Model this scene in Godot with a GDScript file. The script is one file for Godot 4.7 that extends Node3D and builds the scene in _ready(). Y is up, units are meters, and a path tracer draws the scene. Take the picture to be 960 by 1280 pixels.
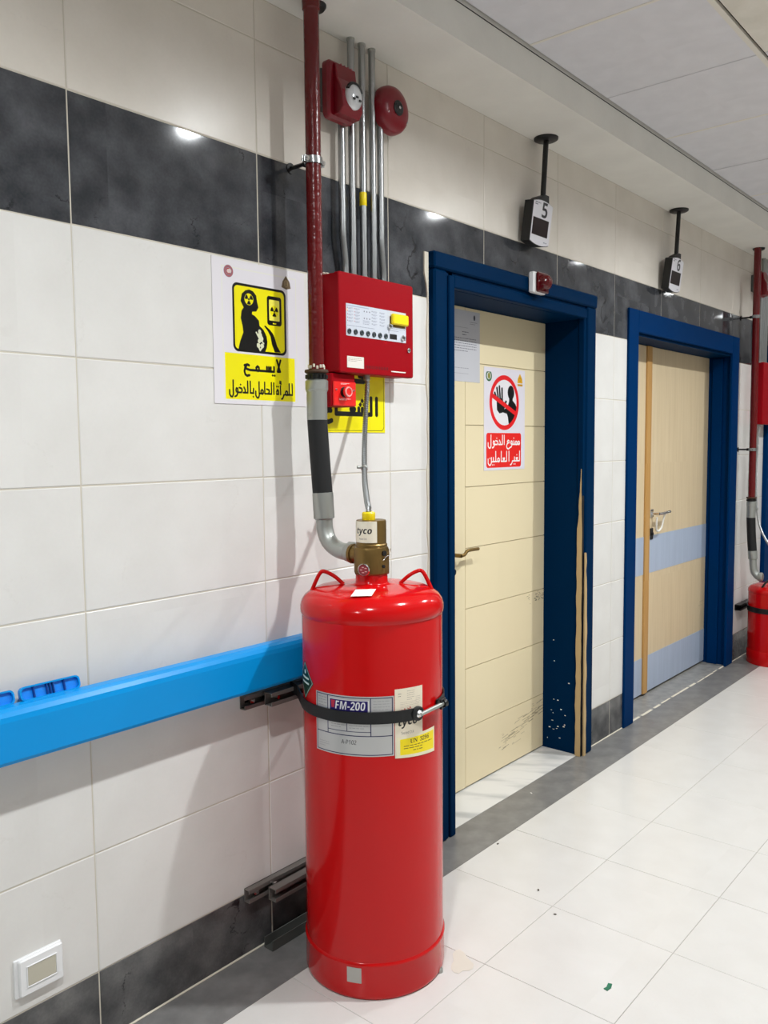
extends Node3D

# World: the tiled wall is the plane z = 0, the corridor runs along +x, y is up.
const COL := 0.6
const JOINT_X := 1.1114
const ROWS := [0.0, 0.194, 0.511, 0.827, 1.143, 1.460, 1.776, 2.096, 2.413, 2.735, 2.859]
const CEIL_Y := 2.985
const SOFFIT_Y := 2.859
const SOFFIT_Z := 0.287
const LAMP_Z := 1.28
const LAMP_SIDE := 0.085
const LAMP_DEPTH := 0.024
const LAMP_ENERGY := 5.2
const LAMP_NOTES := ["farthest behind the picture's viewpoint", "before the handrail's visible stretch", "in front of the tall red cylinder", "in front of the cream door", "in front of the blue-framed far door", "just past the short red cylinder", "one past the short red cylinder", "two past the short red cylinder"]
const LAMP_LEVELS := [0.65, 0.72, 1.0, 1.0, 0.5, 0.35, 0.7, 0.5]
const CYL := Vector3(1.850, 0.0, 0.31)

var taken := {}
var M := {}
var cache := {}
var rng := RandomNumberGenerator.new()


# ------------------------------------------------------------------ printing
class Canvas:
	var im: Image
	var k := 2

	func _init(w: int, h: int, bg: Color) -> void:
		im = Image.create(w * 2, h * 2, false, Image.FORMAT_RGBA8)
		im.fill(bg)

	func poly(pts: PackedVector2Array, col: Color) -> void:
		var n := pts.size()
		var lo := 1e9
		var hi := -1e9
		for q in pts:
			lo = minf(lo, q.y * k)
			hi = maxf(hi, q.y * k)
		var y0 := maxi(0, int(floor(lo)))
		var y1 := mini(im.get_height() - 1, int(ceil(hi)))
		for y in range(y0, y1 + 1):
			var yc := y + 0.5
			var xs: Array[float] = []
			for i in n:
				var a := pts[i] * k
				var b := pts[(i + 1) % n] * k
				if (a.y <= yc) != (b.y <= yc):
					xs.append(a.x + (yc - a.y) / (b.y - a.y) * (b.x - a.x))
			xs.sort()
			for i in range(0, xs.size() - 1, 2):
				var xa := maxi(0, int(round(xs[i])))
				var xb := mini(im.get_width(), int(round(xs[i + 1])))
				if xb > xa:
					im.fill_rect(Rect2i(xa, y, xb - xa, 1), col)

	func rect(x: float, y: float, w: float, h: float, col: Color) -> void:
		poly(PackedVector2Array([Vector2(x, y), Vector2(x + w, y), Vector2(x + w, y + h), Vector2(x, y + h)]), col)

	func ellipse(c: Vector2, rx: float, ry: float, col: Color) -> void:
		var p := PackedVector2Array()
		for i in 36:
			p.append(c + Vector2(cos(TAU * i / 36.0) * rx, sin(TAU * i / 36.0) * ry))
		poly(p, col)

	func ring(c: Vector2, rx: float, ry: float, wd: float, col: Color) -> void:
		for i in 48:
			var a := TAU * i / 48.0
			var b := TAU * (i + 1) / 48.0
			var u := Vector2(cos(a), sin(a))
			var v := Vector2(cos(b), sin(b))
			var o := Vector2(rx, ry)
			var q := Vector2(rx - wd, ry - wd)
			poly(PackedVector2Array([c + u * o, c + v * o, c + v * q, c + u * q]), col)

	func rrect(x: float, y: float, w: float, h: float, r: float, col: Color) -> void:
		var p := PackedVector2Array()
		for cc in [[x + w - r, y + r, -90.0], [x + w - r, y + h - r, 0.0], [x + r, y + h - r, 90.0], [x + r, y + r, 180.0]]:
			for i in 7:
				var a := deg_to_rad(cc[2] + 15.0 * i)
				p.append(Vector2(cc[0] + cos(a) * r, cc[1] + sin(a) * r))
		poly(p, col)

	func seg(a: Vector2, b: Vector2, wd: float, col: Color, caps := true) -> void:
		var d := (b - a).normalized().orthogonal() * wd * 0.5
		poly(PackedVector2Array([a + d, b + d, b - d, a - d]), col)
		if caps:
			ellipse(a, wd * 0.5, wd * 0.5, col)
			ellipse(b, wd * 0.5, wd * 0.5, col)

	func path(pts: Array, wd: float, col: Color) -> void:
		for i in range(pts.size() - 1):
			seg(pts[i], pts[i + 1], wd, col)

	# grey dashes that stand for print too small to read
	func print_lines(x: float, y: float, w: float, n: int, gap: float, wd: float, col: Color, sd := 1) -> void:
		var r := RandomNumberGenerator.new()
		r.seed = sd
		for i in n:
			var at := x
			while at < x + w * (1.0 if i < n - 1 else 0.6):
				var l := minf(r.randf_range(wd * 2.0, wd * 7.0), x + w - at)
				rect(at, y + i * gap, maxf(l, wd), wd, col)
				at += l + wd * 1.2

	# trefoil
	func trefoil(c: Vector2, r: float, col: Color, ground: Color) -> void:
		ellipse(c, r, r, ground)
		for j in 3:
			var p := PackedVector2Array()
			var a0 := deg_to_rad(-90.0 + 120.0 * j + 30.0)
			for i in 7:
				var a := a0 + deg_to_rad(10.0 * i)
				p.append(c + Vector2(cos(a), sin(a)) * r * 0.9)
			for i in range(6, -1, -1):
				var a := a0 + deg_to_rad(10.0 * i)
				p.append(c + Vector2(cos(a), sin(a)) * r * 0.28)
			poly(p, col)
		ellipse(c, r * 0.18, r * 0.18, col)

	# Latin print, fitted into a rectangle
	func print_text(text: String, x: float, y: float, w: float, h: float, col: Color, slant := 0.0, family := "Droid Sans", weight := 700) -> void:
		var tm := TextMesh.new()
		var f := SystemFont.new()
		f.font_names = PackedStringArray([family])
		f.font_weight = weight
		tm.font = f
		tm.font_size = 64
		tm.pixel_size = 1.0
		tm.depth = 0.0
		tm.text = text
		tm.curve_step = 2.0
		var arr := tm.surface_get_arrays(0) if tm.get_surface_count() > 0 else []
		if arr.is_empty():
			return
		var v: PackedVector3Array = arr[Mesh.ARRAY_VERTEX]
		var nn: PackedVector3Array = arr[Mesh.ARRAY_NORMAL]
		var ix: PackedInt32Array = arr[Mesh.ARRAY_INDEX] if arr[Mesh.ARRAY_INDEX] != null else PackedInt32Array(range(v.size()))
		var lo := Vector2(1e9, 1e9)
		var hi := Vector2(-1e9, -1e9)
		var q := PackedVector2Array()
		for p in v:
			var t := Vector2(p.x + p.y * slant, p.y)
			q.append(t)
			lo = lo.min(t)
			hi = hi.max(t)
		var sz := hi - lo
		for i in range(0, ix.size() - 2, 3):
			if nn[ix[i]].z < 0.5:
				continue
			var tri := PackedVector2Array()
			for j in 3:
				var t := (q[ix[i + j]] - lo) / sz
				tri.append(Vector2(x + t.x * w, y + (1.0 - t.y) * h))
			poly(tri, col)

	# Arabic print: joined letter forms drawn with a pen, right to left, fitted into a rectangle
	func arabic(word: Array, x: float, y: float, w: float, h: float, pen: float, col: Color) -> void:
		var G := Canvas.letters()
		var strokes := []
		var dots := []
		var at := 0.0
		for g in word:
			if g is float:
				at += g
				continue
			if g == "-":
				strokes.append([Vector2(at, 0), Vector2(at + 0.8, 0)])
				at += 0.8
				continue
			var e: Array = G[g]
			for s in e[1]:
				var t := []
				for q in s:
					t.append(q + Vector2(at, 0))
				strokes.append(t)
			for d in e[2]:
				dots.append(d + Vector2(at, 0))
			at += e[0]
		var lo := Vector2(1e9, 1e9)
		var hi := Vector2(-1e9, -1e9)
		for s in strokes:
			for q in s:
				lo = lo.min(q)
				hi = hi.max(q)
		for q in dots:
			lo = lo.min(q)
			hi = hi.max(q)
		var m := pen * 0.5
		var sc := Vector2((w - pen) / (hi.x - lo.x), (h - pen) / (hi.y - lo.y))
		for s in strokes:
			var t := []
			for q in s:
				t.append(Vector2(x + w - m - (q.x - lo.x) * sc.x, y + m + (hi.y - q.y) * sc.y))
			path(t, pen, col)
		for q in dots:
			var c := Vector2(x + w - m - (q.x - lo.x) * sc.x, y + m + (hi.y - q.y) * sc.y)
			var r := pen * 0.62
			poly(PackedVector2Array([c + Vector2(0, -r), c + Vector2(r, 0), c + Vector2(0, r), c + Vector2(-r, 0)]), col)

	static func letters() -> Dictionary:
		var V := func(a: Array) -> Array:
			var o := []
			for i in range(0, a.size(), 2):
				o.append(Vector2(a[i], a[i + 1]))
			return o
		var bowl_h := [0.15, 0.85, 0.6, 1.0, 1.35, 0.8, 0.85, 0.75, 1.25, 0.3, 1.4, -0.3, 1.2, -0.9, 0.7, -1.15, 0.1, -1.0]
		var ring_ := [0.15, 0.1, 0.2, 0.6, 0.55, 0.8, 0.9, 0.5, 0.8, 0.05, 0.4, -0.1, 0.15, 0.1]
		return {
			"alef": [0.75, [V.call([0.35, 2.3, 0.35, 0.0])], []],
			"alef_hamza": [0.8, [V.call([0.35, 1.8, 0.35, 0.0]), V.call([0.15, 2.2, 0.55, 2.35]), V.call([0.5, 2.7, 0.2, 2.6, 0.35, 2.3])], []],
			"alef_end": [0.8, [V.call([0.0, 0.0, 0.45, 0.0, 0.45, 2.3])], []],
			"lam": [0.9, [V.call([0.35, 2.3, 0.35, 0.0, 0.9, 0.0])], []],
			"lam_mid": [0.9, [V.call([0.0, 0.0, 0.9, 0.0]), V.call([0.45, 2.3, 0.45, 0.0])], []],
			"lam_end": [1.6, [V.call([0.0, 0.0, 0.35, 0.0]), V.call([0.35, 2.3, 0.35, -0.4, 0.6, -0.85, 1.1, -0.85, 1.45, -0.4, 1.45, 0.4])], []],
			"lam_alone": [1.6, [V.call([0.35, 2.3, 0.35, -0.4, 0.6, -0.85, 1.1, -0.85, 1.45, -0.4, 1.45, 0.4])], []],
			"lam_alef": [1.4, [V.call([0.1, 2.3, 1.0, 0.1]), V.call([1.15, 2.3, 0.25, 0.1, 1.0, 0.1])], []],
			"beh": [0.8, [V.call([0.25, 0.9, 0.25, 0.0, 0.8, 0.0])], [Vector2(0.35, -0.7)]],
			"yeh": [0.8, [V.call([0.25, 0.9, 0.25, 0.0, 0.8, 0.0])], [Vector2(0.1, -0.75), Vector2(0.65, -0.75)]],
			"yeh_mid": [0.8, [V.call([0.0, 0.0, 0.8, 0.0]), V.call([0.4, 0.9, 0.4, 0.0])], [Vector2(0.15, -0.75), Vector2(0.7, -0.75)]],
			"noon_mid": [0.8, [V.call([0.0, 0.0, 0.8, 0.0]), V.call([0.4, 0.9, 0.4, 0.0])], [Vector2(0.4, 1.6)]],
			"noon_end": [1.6, [V.call([0.0, 0.0, 0.3, 0.0]), V.call([0.3, 0.9, 0.3, -0.3, 0.6, -0.8, 1.1, -0.8, 1.45, -0.3, 1.45, 0.6])], [Vector2(0.85, 0.75)]],
			"seen_mid": [1.9, [V.call([0.0, 0.0, 1.9, 0.0]), V.call([0.35, 0.8, 0.35, 0.0]), V.call([0.9, 0.8, 0.9, 0.0]), V.call([1.45, 0.8, 1.45, 0.0])], []],
			"sheen_mid": [1.9, [V.call([0.0, 0.0, 1.9, 0.0]), V.call([0.35, 0.8, 0.35, 0.0]), V.call([0.9, 0.8, 0.9, 0.0]), V.call([1.45, 0.8, 1.45, 0.0])], [Vector2(0.6, 1.35), Vector2(1.2, 1.35), Vector2(0.9, 1.85)]],
			"meem": [1.1, [V.call(ring_), V.call([0.15, 0.1, 1.1, 0.0])], []],
			"meem_mid": [1.1, [V.call([0.0, 0.0, 1.1, 0.0]), V.call(ring_)], []],
			"hah_mid": [1.2, [V.call([0.0, 0.0, 1.2, 0.0]), V.call([1.0, 0.95, 0.3, 0.8, 0.2, 0.5, 0.5, 0.0])], []],
			"hah_end": [1.6, [V.call([0.0, 0.0, 0.8, 0.15, 1.2, 0.4]), V.call(bowl_h)], []],
			"khah": [1.2, [V.call([1.0, 0.95, 0.3, 0.8, 0.15, 0.4, 0.4, 0.0, 1.2, 0.0])], [Vector2(0.6, 1.55)]],
			"dal_end": [0.95, [V.call([0.0, 0.0, 0.9, 0.0]), V.call([0.6, 1.05, 0.25, 0.55, 0.3, 0.0])], []],
			"reh_end": [1.0, [V.call([0.0, 0.0, 0.35, 0.0, 0.5, -0.4, 0.8, -0.8, 1.15, -0.9])], []],
			"waw_end": [1.2, [V.call([0.0, 0.0, 0.3, 0.0]), V.call([0.25, 0.2, 0.3, 0.75, 0.65, 0.85, 0.85, 0.5, 0.7, 0.1, 0.3, 0.1]), V.call([0.28, 0.3, 0.4, -0.3, 0.7, -0.7, 1.15, -0.8])], []],
			"teh_alone": [1.1, [V.call([0.2, 0.05, 0.25, 0.7, 0.55, 1.0, 0.9, 0.5, 0.85, 0.05, 0.2, 0.05])], [Vector2(0.25, 1.6), Vector2(0.8, 1.6)]],
			"tah_mid": [1.3, [V.call([0.0, 0.0, 1.3, 0.0]), V.call([0.35, 0.0, 0.5, 0.6, 1.0, 0.75, 1.2, 0.3, 1.0, 0.0]), V.call([0.4, 2.3, 0.4, 0.0])], []],
			"ain_mid": [1.0, [V.call([0.0, 0.0, 1.0, 0.0]), V.call([0.5, 0.1, 0.2, 0.7, 0.8, 0.7, 0.5, 0.1]), V.call([0.35, 0.5, 0.65, 0.5])], []],
			"ghain_mid": [1.0, [V.call([0.0, 0.0, 1.0, 0.0]), V.call([0.5, 0.1, 0.2, 0.7, 0.8, 0.7, 0.5, 0.1]), V.call([0.35, 0.5, 0.65, 0.5])], [Vector2(0.5, 1.4)]],
			"ain_alone": [1.5, [V.call([0.2, 0.85, 0.6, 1.05, 0.95, 0.75, 0.75, 0.4, 0.15, 0.4]), V.call([0.6, 0.4, 1.1, 0.0, 1.25, -0.5, 1.0, -1.0, 0.5, -1.15, 0.05, -0.95])], []],
		}

	func texture() -> ImageTexture:
		im.shrink_x2()
		return ImageTexture.create_from_image(im)


# ------------------------------------------------------------------ helpers
func numbered(parent: Node, called: String) -> String:
	var key := str(parent.get_instance_id()) + called
	var n: int = taken.get(key, 0)
	taken[key] = n + 1
	return called if n == 0 else "%s_%03d" % [called, n]


func tag(o: Node, label: String, category: String, group := "") -> Node:
	o.set_meta("label", label)
	o.set_meta("category", category)
	if group:
		o.set_meta("group", group)
	return o


func thing(called: String, label: String, category: String, at := Vector3.ZERO, group := "") -> Node3D:
	var o := Node3D.new()
	o.name = numbered(self, called)
	o.position = at
	add_child(o, true)
	tag(o, label, category, group)
	return o


func shell(called: String, at := Vector3.ZERO) -> Node3D:
	var o := Node3D.new()
	o.name = numbered(self, called)
	o.position = at
	add_child(o, true)
	o.set_meta("kind", "structure")
	return o


func obj(called: String, mesh: Mesh, material: Material, parent: Node = self, at := Vector3.ZERO) -> MeshInstance3D:
	var o := MeshInstance3D.new()
	o.name = numbered(parent, called)
	o.mesh = mesh
	o.material_override = material
	o.position = at
	o.cast_shadow = GeometryInstance3D.SHADOW_CASTING_SETTING_ON
	parent.add_child(o, true)
	return o


func begin() -> SurfaceTool:
	var st := SurfaceTool.new()
	st.begin(Mesh.PRIMITIVE_TRIANGLES)
	st.set_smooth_group(-1)
	st.set_uv(Vector2.ZERO)
	return st


func done(st: SurfaceTool) -> ArrayMesh:
	st.generate_normals()
	return st.commit()


func tri(st: SurfaceTool, a: Vector3, b: Vector3, c: Vector3, out: Vector3) -> void:
	if (c - a).cross(b - a).dot(out) < 0.0:
		var t := b
		b = c
		c = t
	st.add_vertex(a)
	st.add_vertex(b)
	st.add_vertex(c)


func quad(st: SurfaceTool, a: Vector3, b: Vector3, c: Vector3, d: Vector3, out: Vector3) -> void:
	tri(st, a, b, c, out)
	tri(st, a, c, d, out)


# a box with chamfered edges
func box(st: SurfaceTool, c: Vector3, size: Vector3, bev := 0.0, xf := Transform3D.IDENTITY) -> void:
	var h := size * 0.5
	bev = minf(bev, minf(h.x, minf(h.y, h.z)) * 0.95)
	var P := func(v: Vector3) -> Vector3: return xf * (c + v)
	for ax in 3:
		var i := (ax + 1) % 3
		var j := (ax + 2) % 3
		for s in [-1.0, 1.0]:
			var q := []
			for e in [[-1, -1], [1, -1], [1, 1], [-1, 1]]:
				var v := Vector3.ZERO
				v[ax] = s * h[ax]
				v[i] = e[0] * (h[i] - bev)
				v[j] = e[1] * (h[j] - bev)
				q.append(v)
			var n := Vector3.ZERO
			n[ax] = s
			quad(st, P.call(q[0]), P.call(q[1]), P.call(q[2]), P.call(q[3]), xf.basis * n)
	if bev <= 0.0:
		return
	for ax in 3:
		var i := (ax + 1) % 3
		var j := (ax + 2) % 3
		for si in [-1.0, 1.0]:
			for sj in [-1.0, 1.0]:
				var q := []
				for e in [[-1.0, 0], [1.0, 0], [1.0, 1], [-1.0, 1]]:
					var v := Vector3.ZERO
					v[ax] = e[0] * (h[ax] - bev)
					v[i] = si * (h[i] - (bev if e[1] == 1 else 0.0))
					v[j] = sj * (h[j] - (bev if e[1] == 0 else 0.0))
					q.append(v)
				var n := Vector3.ZERO
				n[i] = si
				n[j] = sj
				quad(st, P.call(q[0]), P.call(q[1]), P.call(q[2]), P.call(q[3]), xf.basis * n)
	for sx in [-1.0, 1.0]:
		for sy in [-1.0, 1.0]:
			for sz in [-1.0, 1.0]:
				var s := Vector3(sx, sy, sz)
				tri(st, P.call(Vector3(h.x, h.y - bev, h.z - bev) * s), P.call(Vector3(h.x - bev, h.y, h.z - bev) * s), P.call(Vector3(h.x - bev, h.y - bev, h.z) * s), xf.basis * s)


func box_mesh(size: Vector3, bev := 0.0) -> ArrayMesh:
	var key := "%s %s" % [size, bev]
	if not cache.has(key):
		var st := begin()
		box(st, Vector3.ZERO, size, bev)
		cache[key] = done(st)
	return cache[key]


# a box given by its limits
func slab(a: Vector3, b: Vector3, bev := 0.0) -> ArrayMesh:
	var st := begin()
	box(st, (a + b) * 0.5, (b - a).abs(), bev)
	return done(st)


func lathe(st: SurfaceTool, prof: Array, segs := 32, xf := Transform3D.IDENTITY, sharp := 32.0) -> void:
	var group := 1
	for i in range(prof.size() - 1):
		var p: Vector2 = prof[i]
		var q: Vector2 = prof[i + 1]
		if i > 0:
			var before: Vector2 = p - prof[i - 1]
			if absf(rad_to_deg(before.angle_to(q - p))) > sharp:
				group += 1
		st.set_smooth_group(group)
		var d := q - p
		for k in segs:
			var a := TAU * k / segs
			var b := TAU * (k + 1) / segs
			var ua := Vector3(cos(a), 0, sin(a))
			var ub := Vector3(cos(b), 0, sin(b))
			var um := ua + ub
			var out := xf.basis * (um.normalized() * d.y - Vector3.UP * d.x)
			var v0 := xf * (ua * p.x + Vector3.UP * p.y)
			var v1 := xf * (ub * p.x + Vector3.UP * p.y)
			var v2 := xf * (ub * q.x + Vector3.UP * q.y)
			var v3 := xf * (ua * q.x + Vector3.UP * q.y)
			if p.x > 1e-6:
				tri(st, v0, v1, v2 if q.x > 1e-6 else v3, out)
			if q.x > 1e-6:
				tri(st, v0, v2, v3, out)
	st.set_smooth_group(-1)


func lathe_mesh(prof: Array, segs := 32, xf := Transform3D.IDENTITY, sharp := 32.0) -> ArrayMesh:
	var st := begin()
	lathe(st, prof, segs, xf, sharp)
	return done(st)


# rod between two points
func along(a: Vector3, b: Vector3) -> Transform3D:
	var y := (b - a).normalized()
	var x := y.cross(Vector3.FORWARD if absf(y.z) < 0.9 else Vector3.UP).normalized()
	return Transform3D(Basis(x, y, x.cross(y)), a)


func rod(st: SurfaceTool, a: Vector3, b: Vector3, r: float, segs := 16) -> void:
	var l := a.distance_to(b)
	lathe(st, [Vector2(0, 0), Vector2(r, 0), Vector2(r, l), Vector2(0, l)], segs, along(a, b))


func tube(st: SurfaceTool, pts: Array, r: float, segs := 14, ripple := 0.0) -> void:
	var n := pts.size()
	var side := Vector3.ZERO
	var rings := []
	for i in n:
		var t: Vector3 = (pts[mini(i + 1, n - 1)] - pts[maxi(i - 1, 0)]).normalized()
		if side == Vector3.ZERO:
			side = t.cross(Vector3.RIGHT if absf(t.x) < 0.9 else Vector3.UP).normalized()
		side = (side - t * side.dot(t)).normalized()
		var up := t.cross(side)
		var rr := r * (1.0 - (ripple if i % 2 else 0.0))
		var ring := []
		for k in segs:
			var a := TAU * k / segs
			ring.append([pts[i] + (side * cos(a) + up * sin(a)) * rr, side * cos(a) + up * sin(a)])
		rings.append(ring)
	st.set_smooth_group(1 if ripple == 0.0 else -1)
	for i in range(n - 1):
		for k in segs:
			var m := (k + 1) % segs
			var o: Vector3 = rings[i][k][1] + rings[i][m][1]
			quad(st, rings[i][k][0], rings[i][m][0], rings[i + 1][m][0], rings[i + 1][k][0], o)
	st.set_smooth_group(-1)
	for e in [0, n - 1]:
		var o: Vector3 = (pts[0] - pts[1]) if e == 0 else (pts[n - 1] - pts[n - 2])
		for k in segs:
			tri(st, pts[e], rings[e][k][0], rings[e][(k + 1) % segs][0], o)


func tube_mesh(pts: Array, r: float, segs := 14, ripple := 0.0) -> ArrayMesh:
	var st := begin()
	tube(st, pts, r, segs, ripple)
	return done(st)


func smooth_path(pts: Array, steps := 8) -> Array:
	var c := Curve3D.new()
	var n := pts.size()
	for i in n:
		var t: Vector3 = (pts[mini(i + 1, n - 1)] - pts[maxi(i - 1, 0)]) * 0.5
		var lp: float = pts[i].distance_to(pts[maxi(i - 1, 0)])
		var ln: float = pts[i].distance_to(pts[mini(i + 1, n - 1)])
		c.add_point(pts[i], -t.normalized() * lp * 0.33, t.normalized() * ln * 0.33)
	var o := []
	for i in range(n - 1):
		for k in steps:
			o.append(c.sample(i, float(k) / steps))
	o.append(pts[n - 1])
	return o


# polygon in x, y pushed out along z, with an optional chamfer of the front rim
func extrude(st: SurfaceTool, pts: PackedVector2Array, z0: float, z1: float, xf := Transform3D.IDENTITY, bev := 0.0) -> void:
	var n := pts.size()
	if Geometry2D.is_polygon_clockwise(pts):
		pts.reverse()
	var front := pts
	if bev > 0.0:
		front = PackedVector2Array()
		for i in n:
			var d0 := (pts[i] - pts[(i + n - 1) % n]).normalized()
			var d1 := (pts[(i + 1) % n] - pts[i]).normalized()
			var nn := (Vector2(-d0.y, d0.x) + Vector2(-d1.y, d1.x)).normalized()
			front.append(pts[i] + nn * bev)
	var id := Geometry2D.triangulate_polygon(front)
	for i in range(0, id.size() - 2, 3):
		tri(st, xf * Vector3(front[id[i]].x, front[id[i]].y, z1), xf * Vector3(front[id[i + 1]].x, front[id[i + 1]].y, z1), xf * Vector3(front[id[i + 2]].x, front[id[i + 2]].y, z1), xf.basis * Vector3.BACK)
		tri(st, xf * Vector3(pts[id[i]].x, pts[id[i]].y, z0), xf * Vector3(pts[id[i + 1]].x, pts[id[i + 1]].y, z0), xf * Vector3(pts[id[i + 2]].x, pts[id[i + 2]].y, z0), xf.basis * Vector3.FORWARD)
	for i in n:
		var j := (i + 1) % n
		var d := pts[j] - pts[i]
		var out := xf.basis * Vector3(d.y, -d.x, 0)
		var zz := z1 - bev
		quad(st, xf * Vector3(pts[i].x, pts[i].y, z0), xf * Vector3(pts[j].x, pts[j].y, z0), xf * Vector3(pts[j].x, pts[j].y, zz), xf * Vector3(pts[i].x, pts[i].y, zz), out)
		if bev > 0.0:
			quad(st, xf * Vector3(pts[i].x, pts[i].y, zz), xf * Vector3(pts[j].x, pts[j].y, zz), xf * Vector3(front[j].x, front[j].y, z1), xf * Vector3(front[i].x, front[i].y, z1), out + xf.basis * Vector3(0, 0, d.length()))


func extrude_mesh(pts: PackedVector2Array, z0: float, z1: float, xf := Transform3D.IDENTITY, bev := 0.0) -> ArrayMesh:
	var st := begin()
	extrude(st, pts, z0, z1, xf, bev)
	return done(st)


func round_rect(x: float, y: float, w: float, h: float, r: float, steps := 4) -> PackedVector2Array:
	var p := PackedVector2Array()
	for c in [[x + w - r, y + r, -90.0], [x + w - r, y + h - r, 0.0], [x + r, y + h - r, 90.0], [x + r, y + r, 180.0]]:
		for i in steps + 1:
			var a := deg_to_rad(c[2] + 90.0 * i / steps)
			p.append(Vector2(c[0] + cos(a) * r, c[1] + sin(a) * r))
	return p


# a thin printed sheet: front face with the print, real edges (x right, y up, facing +z)
func sheet(w: float, h: float, t: float) -> ArrayMesh:
	var st := begin()
	var c := [Vector3(0, 0, t), Vector3(w, 0, t), Vector3(w, h, t), Vector3(0, h, t)]
	var uv := [Vector2(0, 1), Vector2(1, 1), Vector2(1, 0), Vector2(0, 0)]
	for i in [0, 2, 1, 0, 3, 2]:
		st.set_uv(uv[i])
		st.add_vertex(c[i])
	st.set_uv(Vector2(0.002, 0.002))
	for i in 4:
		var j := (i + 1) % 4
		var a: Vector3 = c[i]
		var b: Vector3 = c[j]
		quad(st, a, b, b - Vector3(0, 0, t), a - Vector3(0, 0, t), (a + b) * 0.5 - Vector3(w * 0.5, h * 0.5, t))
	return done(st)


# a sticker wrapped round an upright cylinder, from angle th0 (left in its print) to th1, in degrees
func wrap_label(c: Vector3, r: float, th0: float, th1: float, y0: float, y1: float, y1_right := -1.0, y0_right := -1.0) -> ArrayMesh:
	var st := begin()
	st.set_smooth_group(1)
	var n := 16
	if y1_right < 0.0:
		y1_right = y1
	if y0_right < 0.0:
		y0_right = y0
	for i in n:
		var q := []
		for u in [float(i) / n, float(i + 1) / n]:
			var a := deg_to_rad(lerpf(th0, th1, u))
			var d := Vector3(cos(a), 0, sin(a))
			q.append([c + d * r + Vector3.UP * lerpf(y0, y0_right, u), Vector2(u, 1)])
			q.append([c + d * r + Vector3.UP * lerpf(y1, y1_right, u), Vector2(u, 0)])
		var o: Vector3 = q[0][0] - c
		o.y = 0
		for t in [[0, 2, 3], [0, 3, 1]]:
			var a: Vector3 = q[t[0]][0]
			var b: Vector3 = q[t[1]][0]
			var cc: Vector3 = q[t[2]][0]
			var order: Array = t if (cc - a).cross(b - a).dot(o) > 0.0 else [t[0], t[2], t[1]]
			for v in order:
				st.set_uv(q[v][1])
				st.add_vertex(q[v][0])
	return done(st)


func mat(called: String, col: Color, rough := 0.5, metal := 0.0, spec := 0.5) -> StandardMaterial3D:
	var m := StandardMaterial3D.new()
	m.resource_name = called
	m.albedo_color = col
	m.roughness = rough
	m.metallic = metal
	m.metallic_specular = spec
	return m


func noise(freq: float, octaves := 4, type := FastNoiseLite.TYPE_SIMPLEX_SMOOTH, sd := 1, ridged := false) -> FastNoiseLite:
	var f := FastNoiseLite.new()
	f.noise_type = type
	f.frequency = freq
	f.seed = sd
	f.fractal_octaves = octaves
	if ridged:
		f.fractal_type = FastNoiseLite.FRACTAL_RIDGED
	return f


func stone(m: StandardMaterial3D, low: Color, high: Color, scale: float, sd: int, vein: Color, vein_width := 0.0, vein_mix := 0.6) -> void:
	var size := 384
	var a := noise(0.012, 5, FastNoiseLite.TYPE_SIMPLEX_SMOOTH, sd)
	var b := noise(0.006, 2, FastNoiseLite.TYPE_SIMPLEX_SMOOTH, sd + 7)
	b.domain_warp_enabled = true
	b.domain_warp_amplitude = 40.0
	b.domain_warp_frequency = 0.012
	var g := noise(0.2, 2, FastNoiseLite.TYPE_SIMPLEX, sd + 13)
	var fine := noise(0.009, 3, FastNoiseLite.TYPE_SIMPLEX_SMOOTH, sd + 21)
	var im := Image.create(size, size, false, Image.FORMAT_RGBA8)
	for y in size:
		for x in size:
			var t := clampf(0.5 + 0.75 * a.get_noise_2d(x, y) + 0.10 * g.get_noise_2d(x, y), 0.0, 1.0)
			var c := low.lerp(high, t)
			if vein_width > 0.0:
				var v := absf(b.get_noise_2d(x, y))
				var gate := smoothstep(-0.05, 0.35, fine.get_noise_2d(x * 1.0, y * 1.0))
				c = c.lerp(vein, vein_mix * gate * (1.0 - smoothstep(0.0, vein_width, v)))
			im.set_pixel(x, y, c)
	im.generate_mipmaps()
	m.albedo_texture = ImageTexture.create_from_image(im)
	m.uv1_triplanar = true
	m.uv1_world_triplanar = true
	m.uv1_scale = Vector3.ONE * scale


func printed(called: String, c: Canvas, rough := 0.45, metal := 0.0) -> StandardMaterial3D:
	var m := mat(called, Color.WHITE, rough, metal)
	m.albedo_texture = c.texture()
	m.texture_repeat = false
	return m


func label(o: Node, text: String) -> void:
	o.set_meta("label", text)


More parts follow.
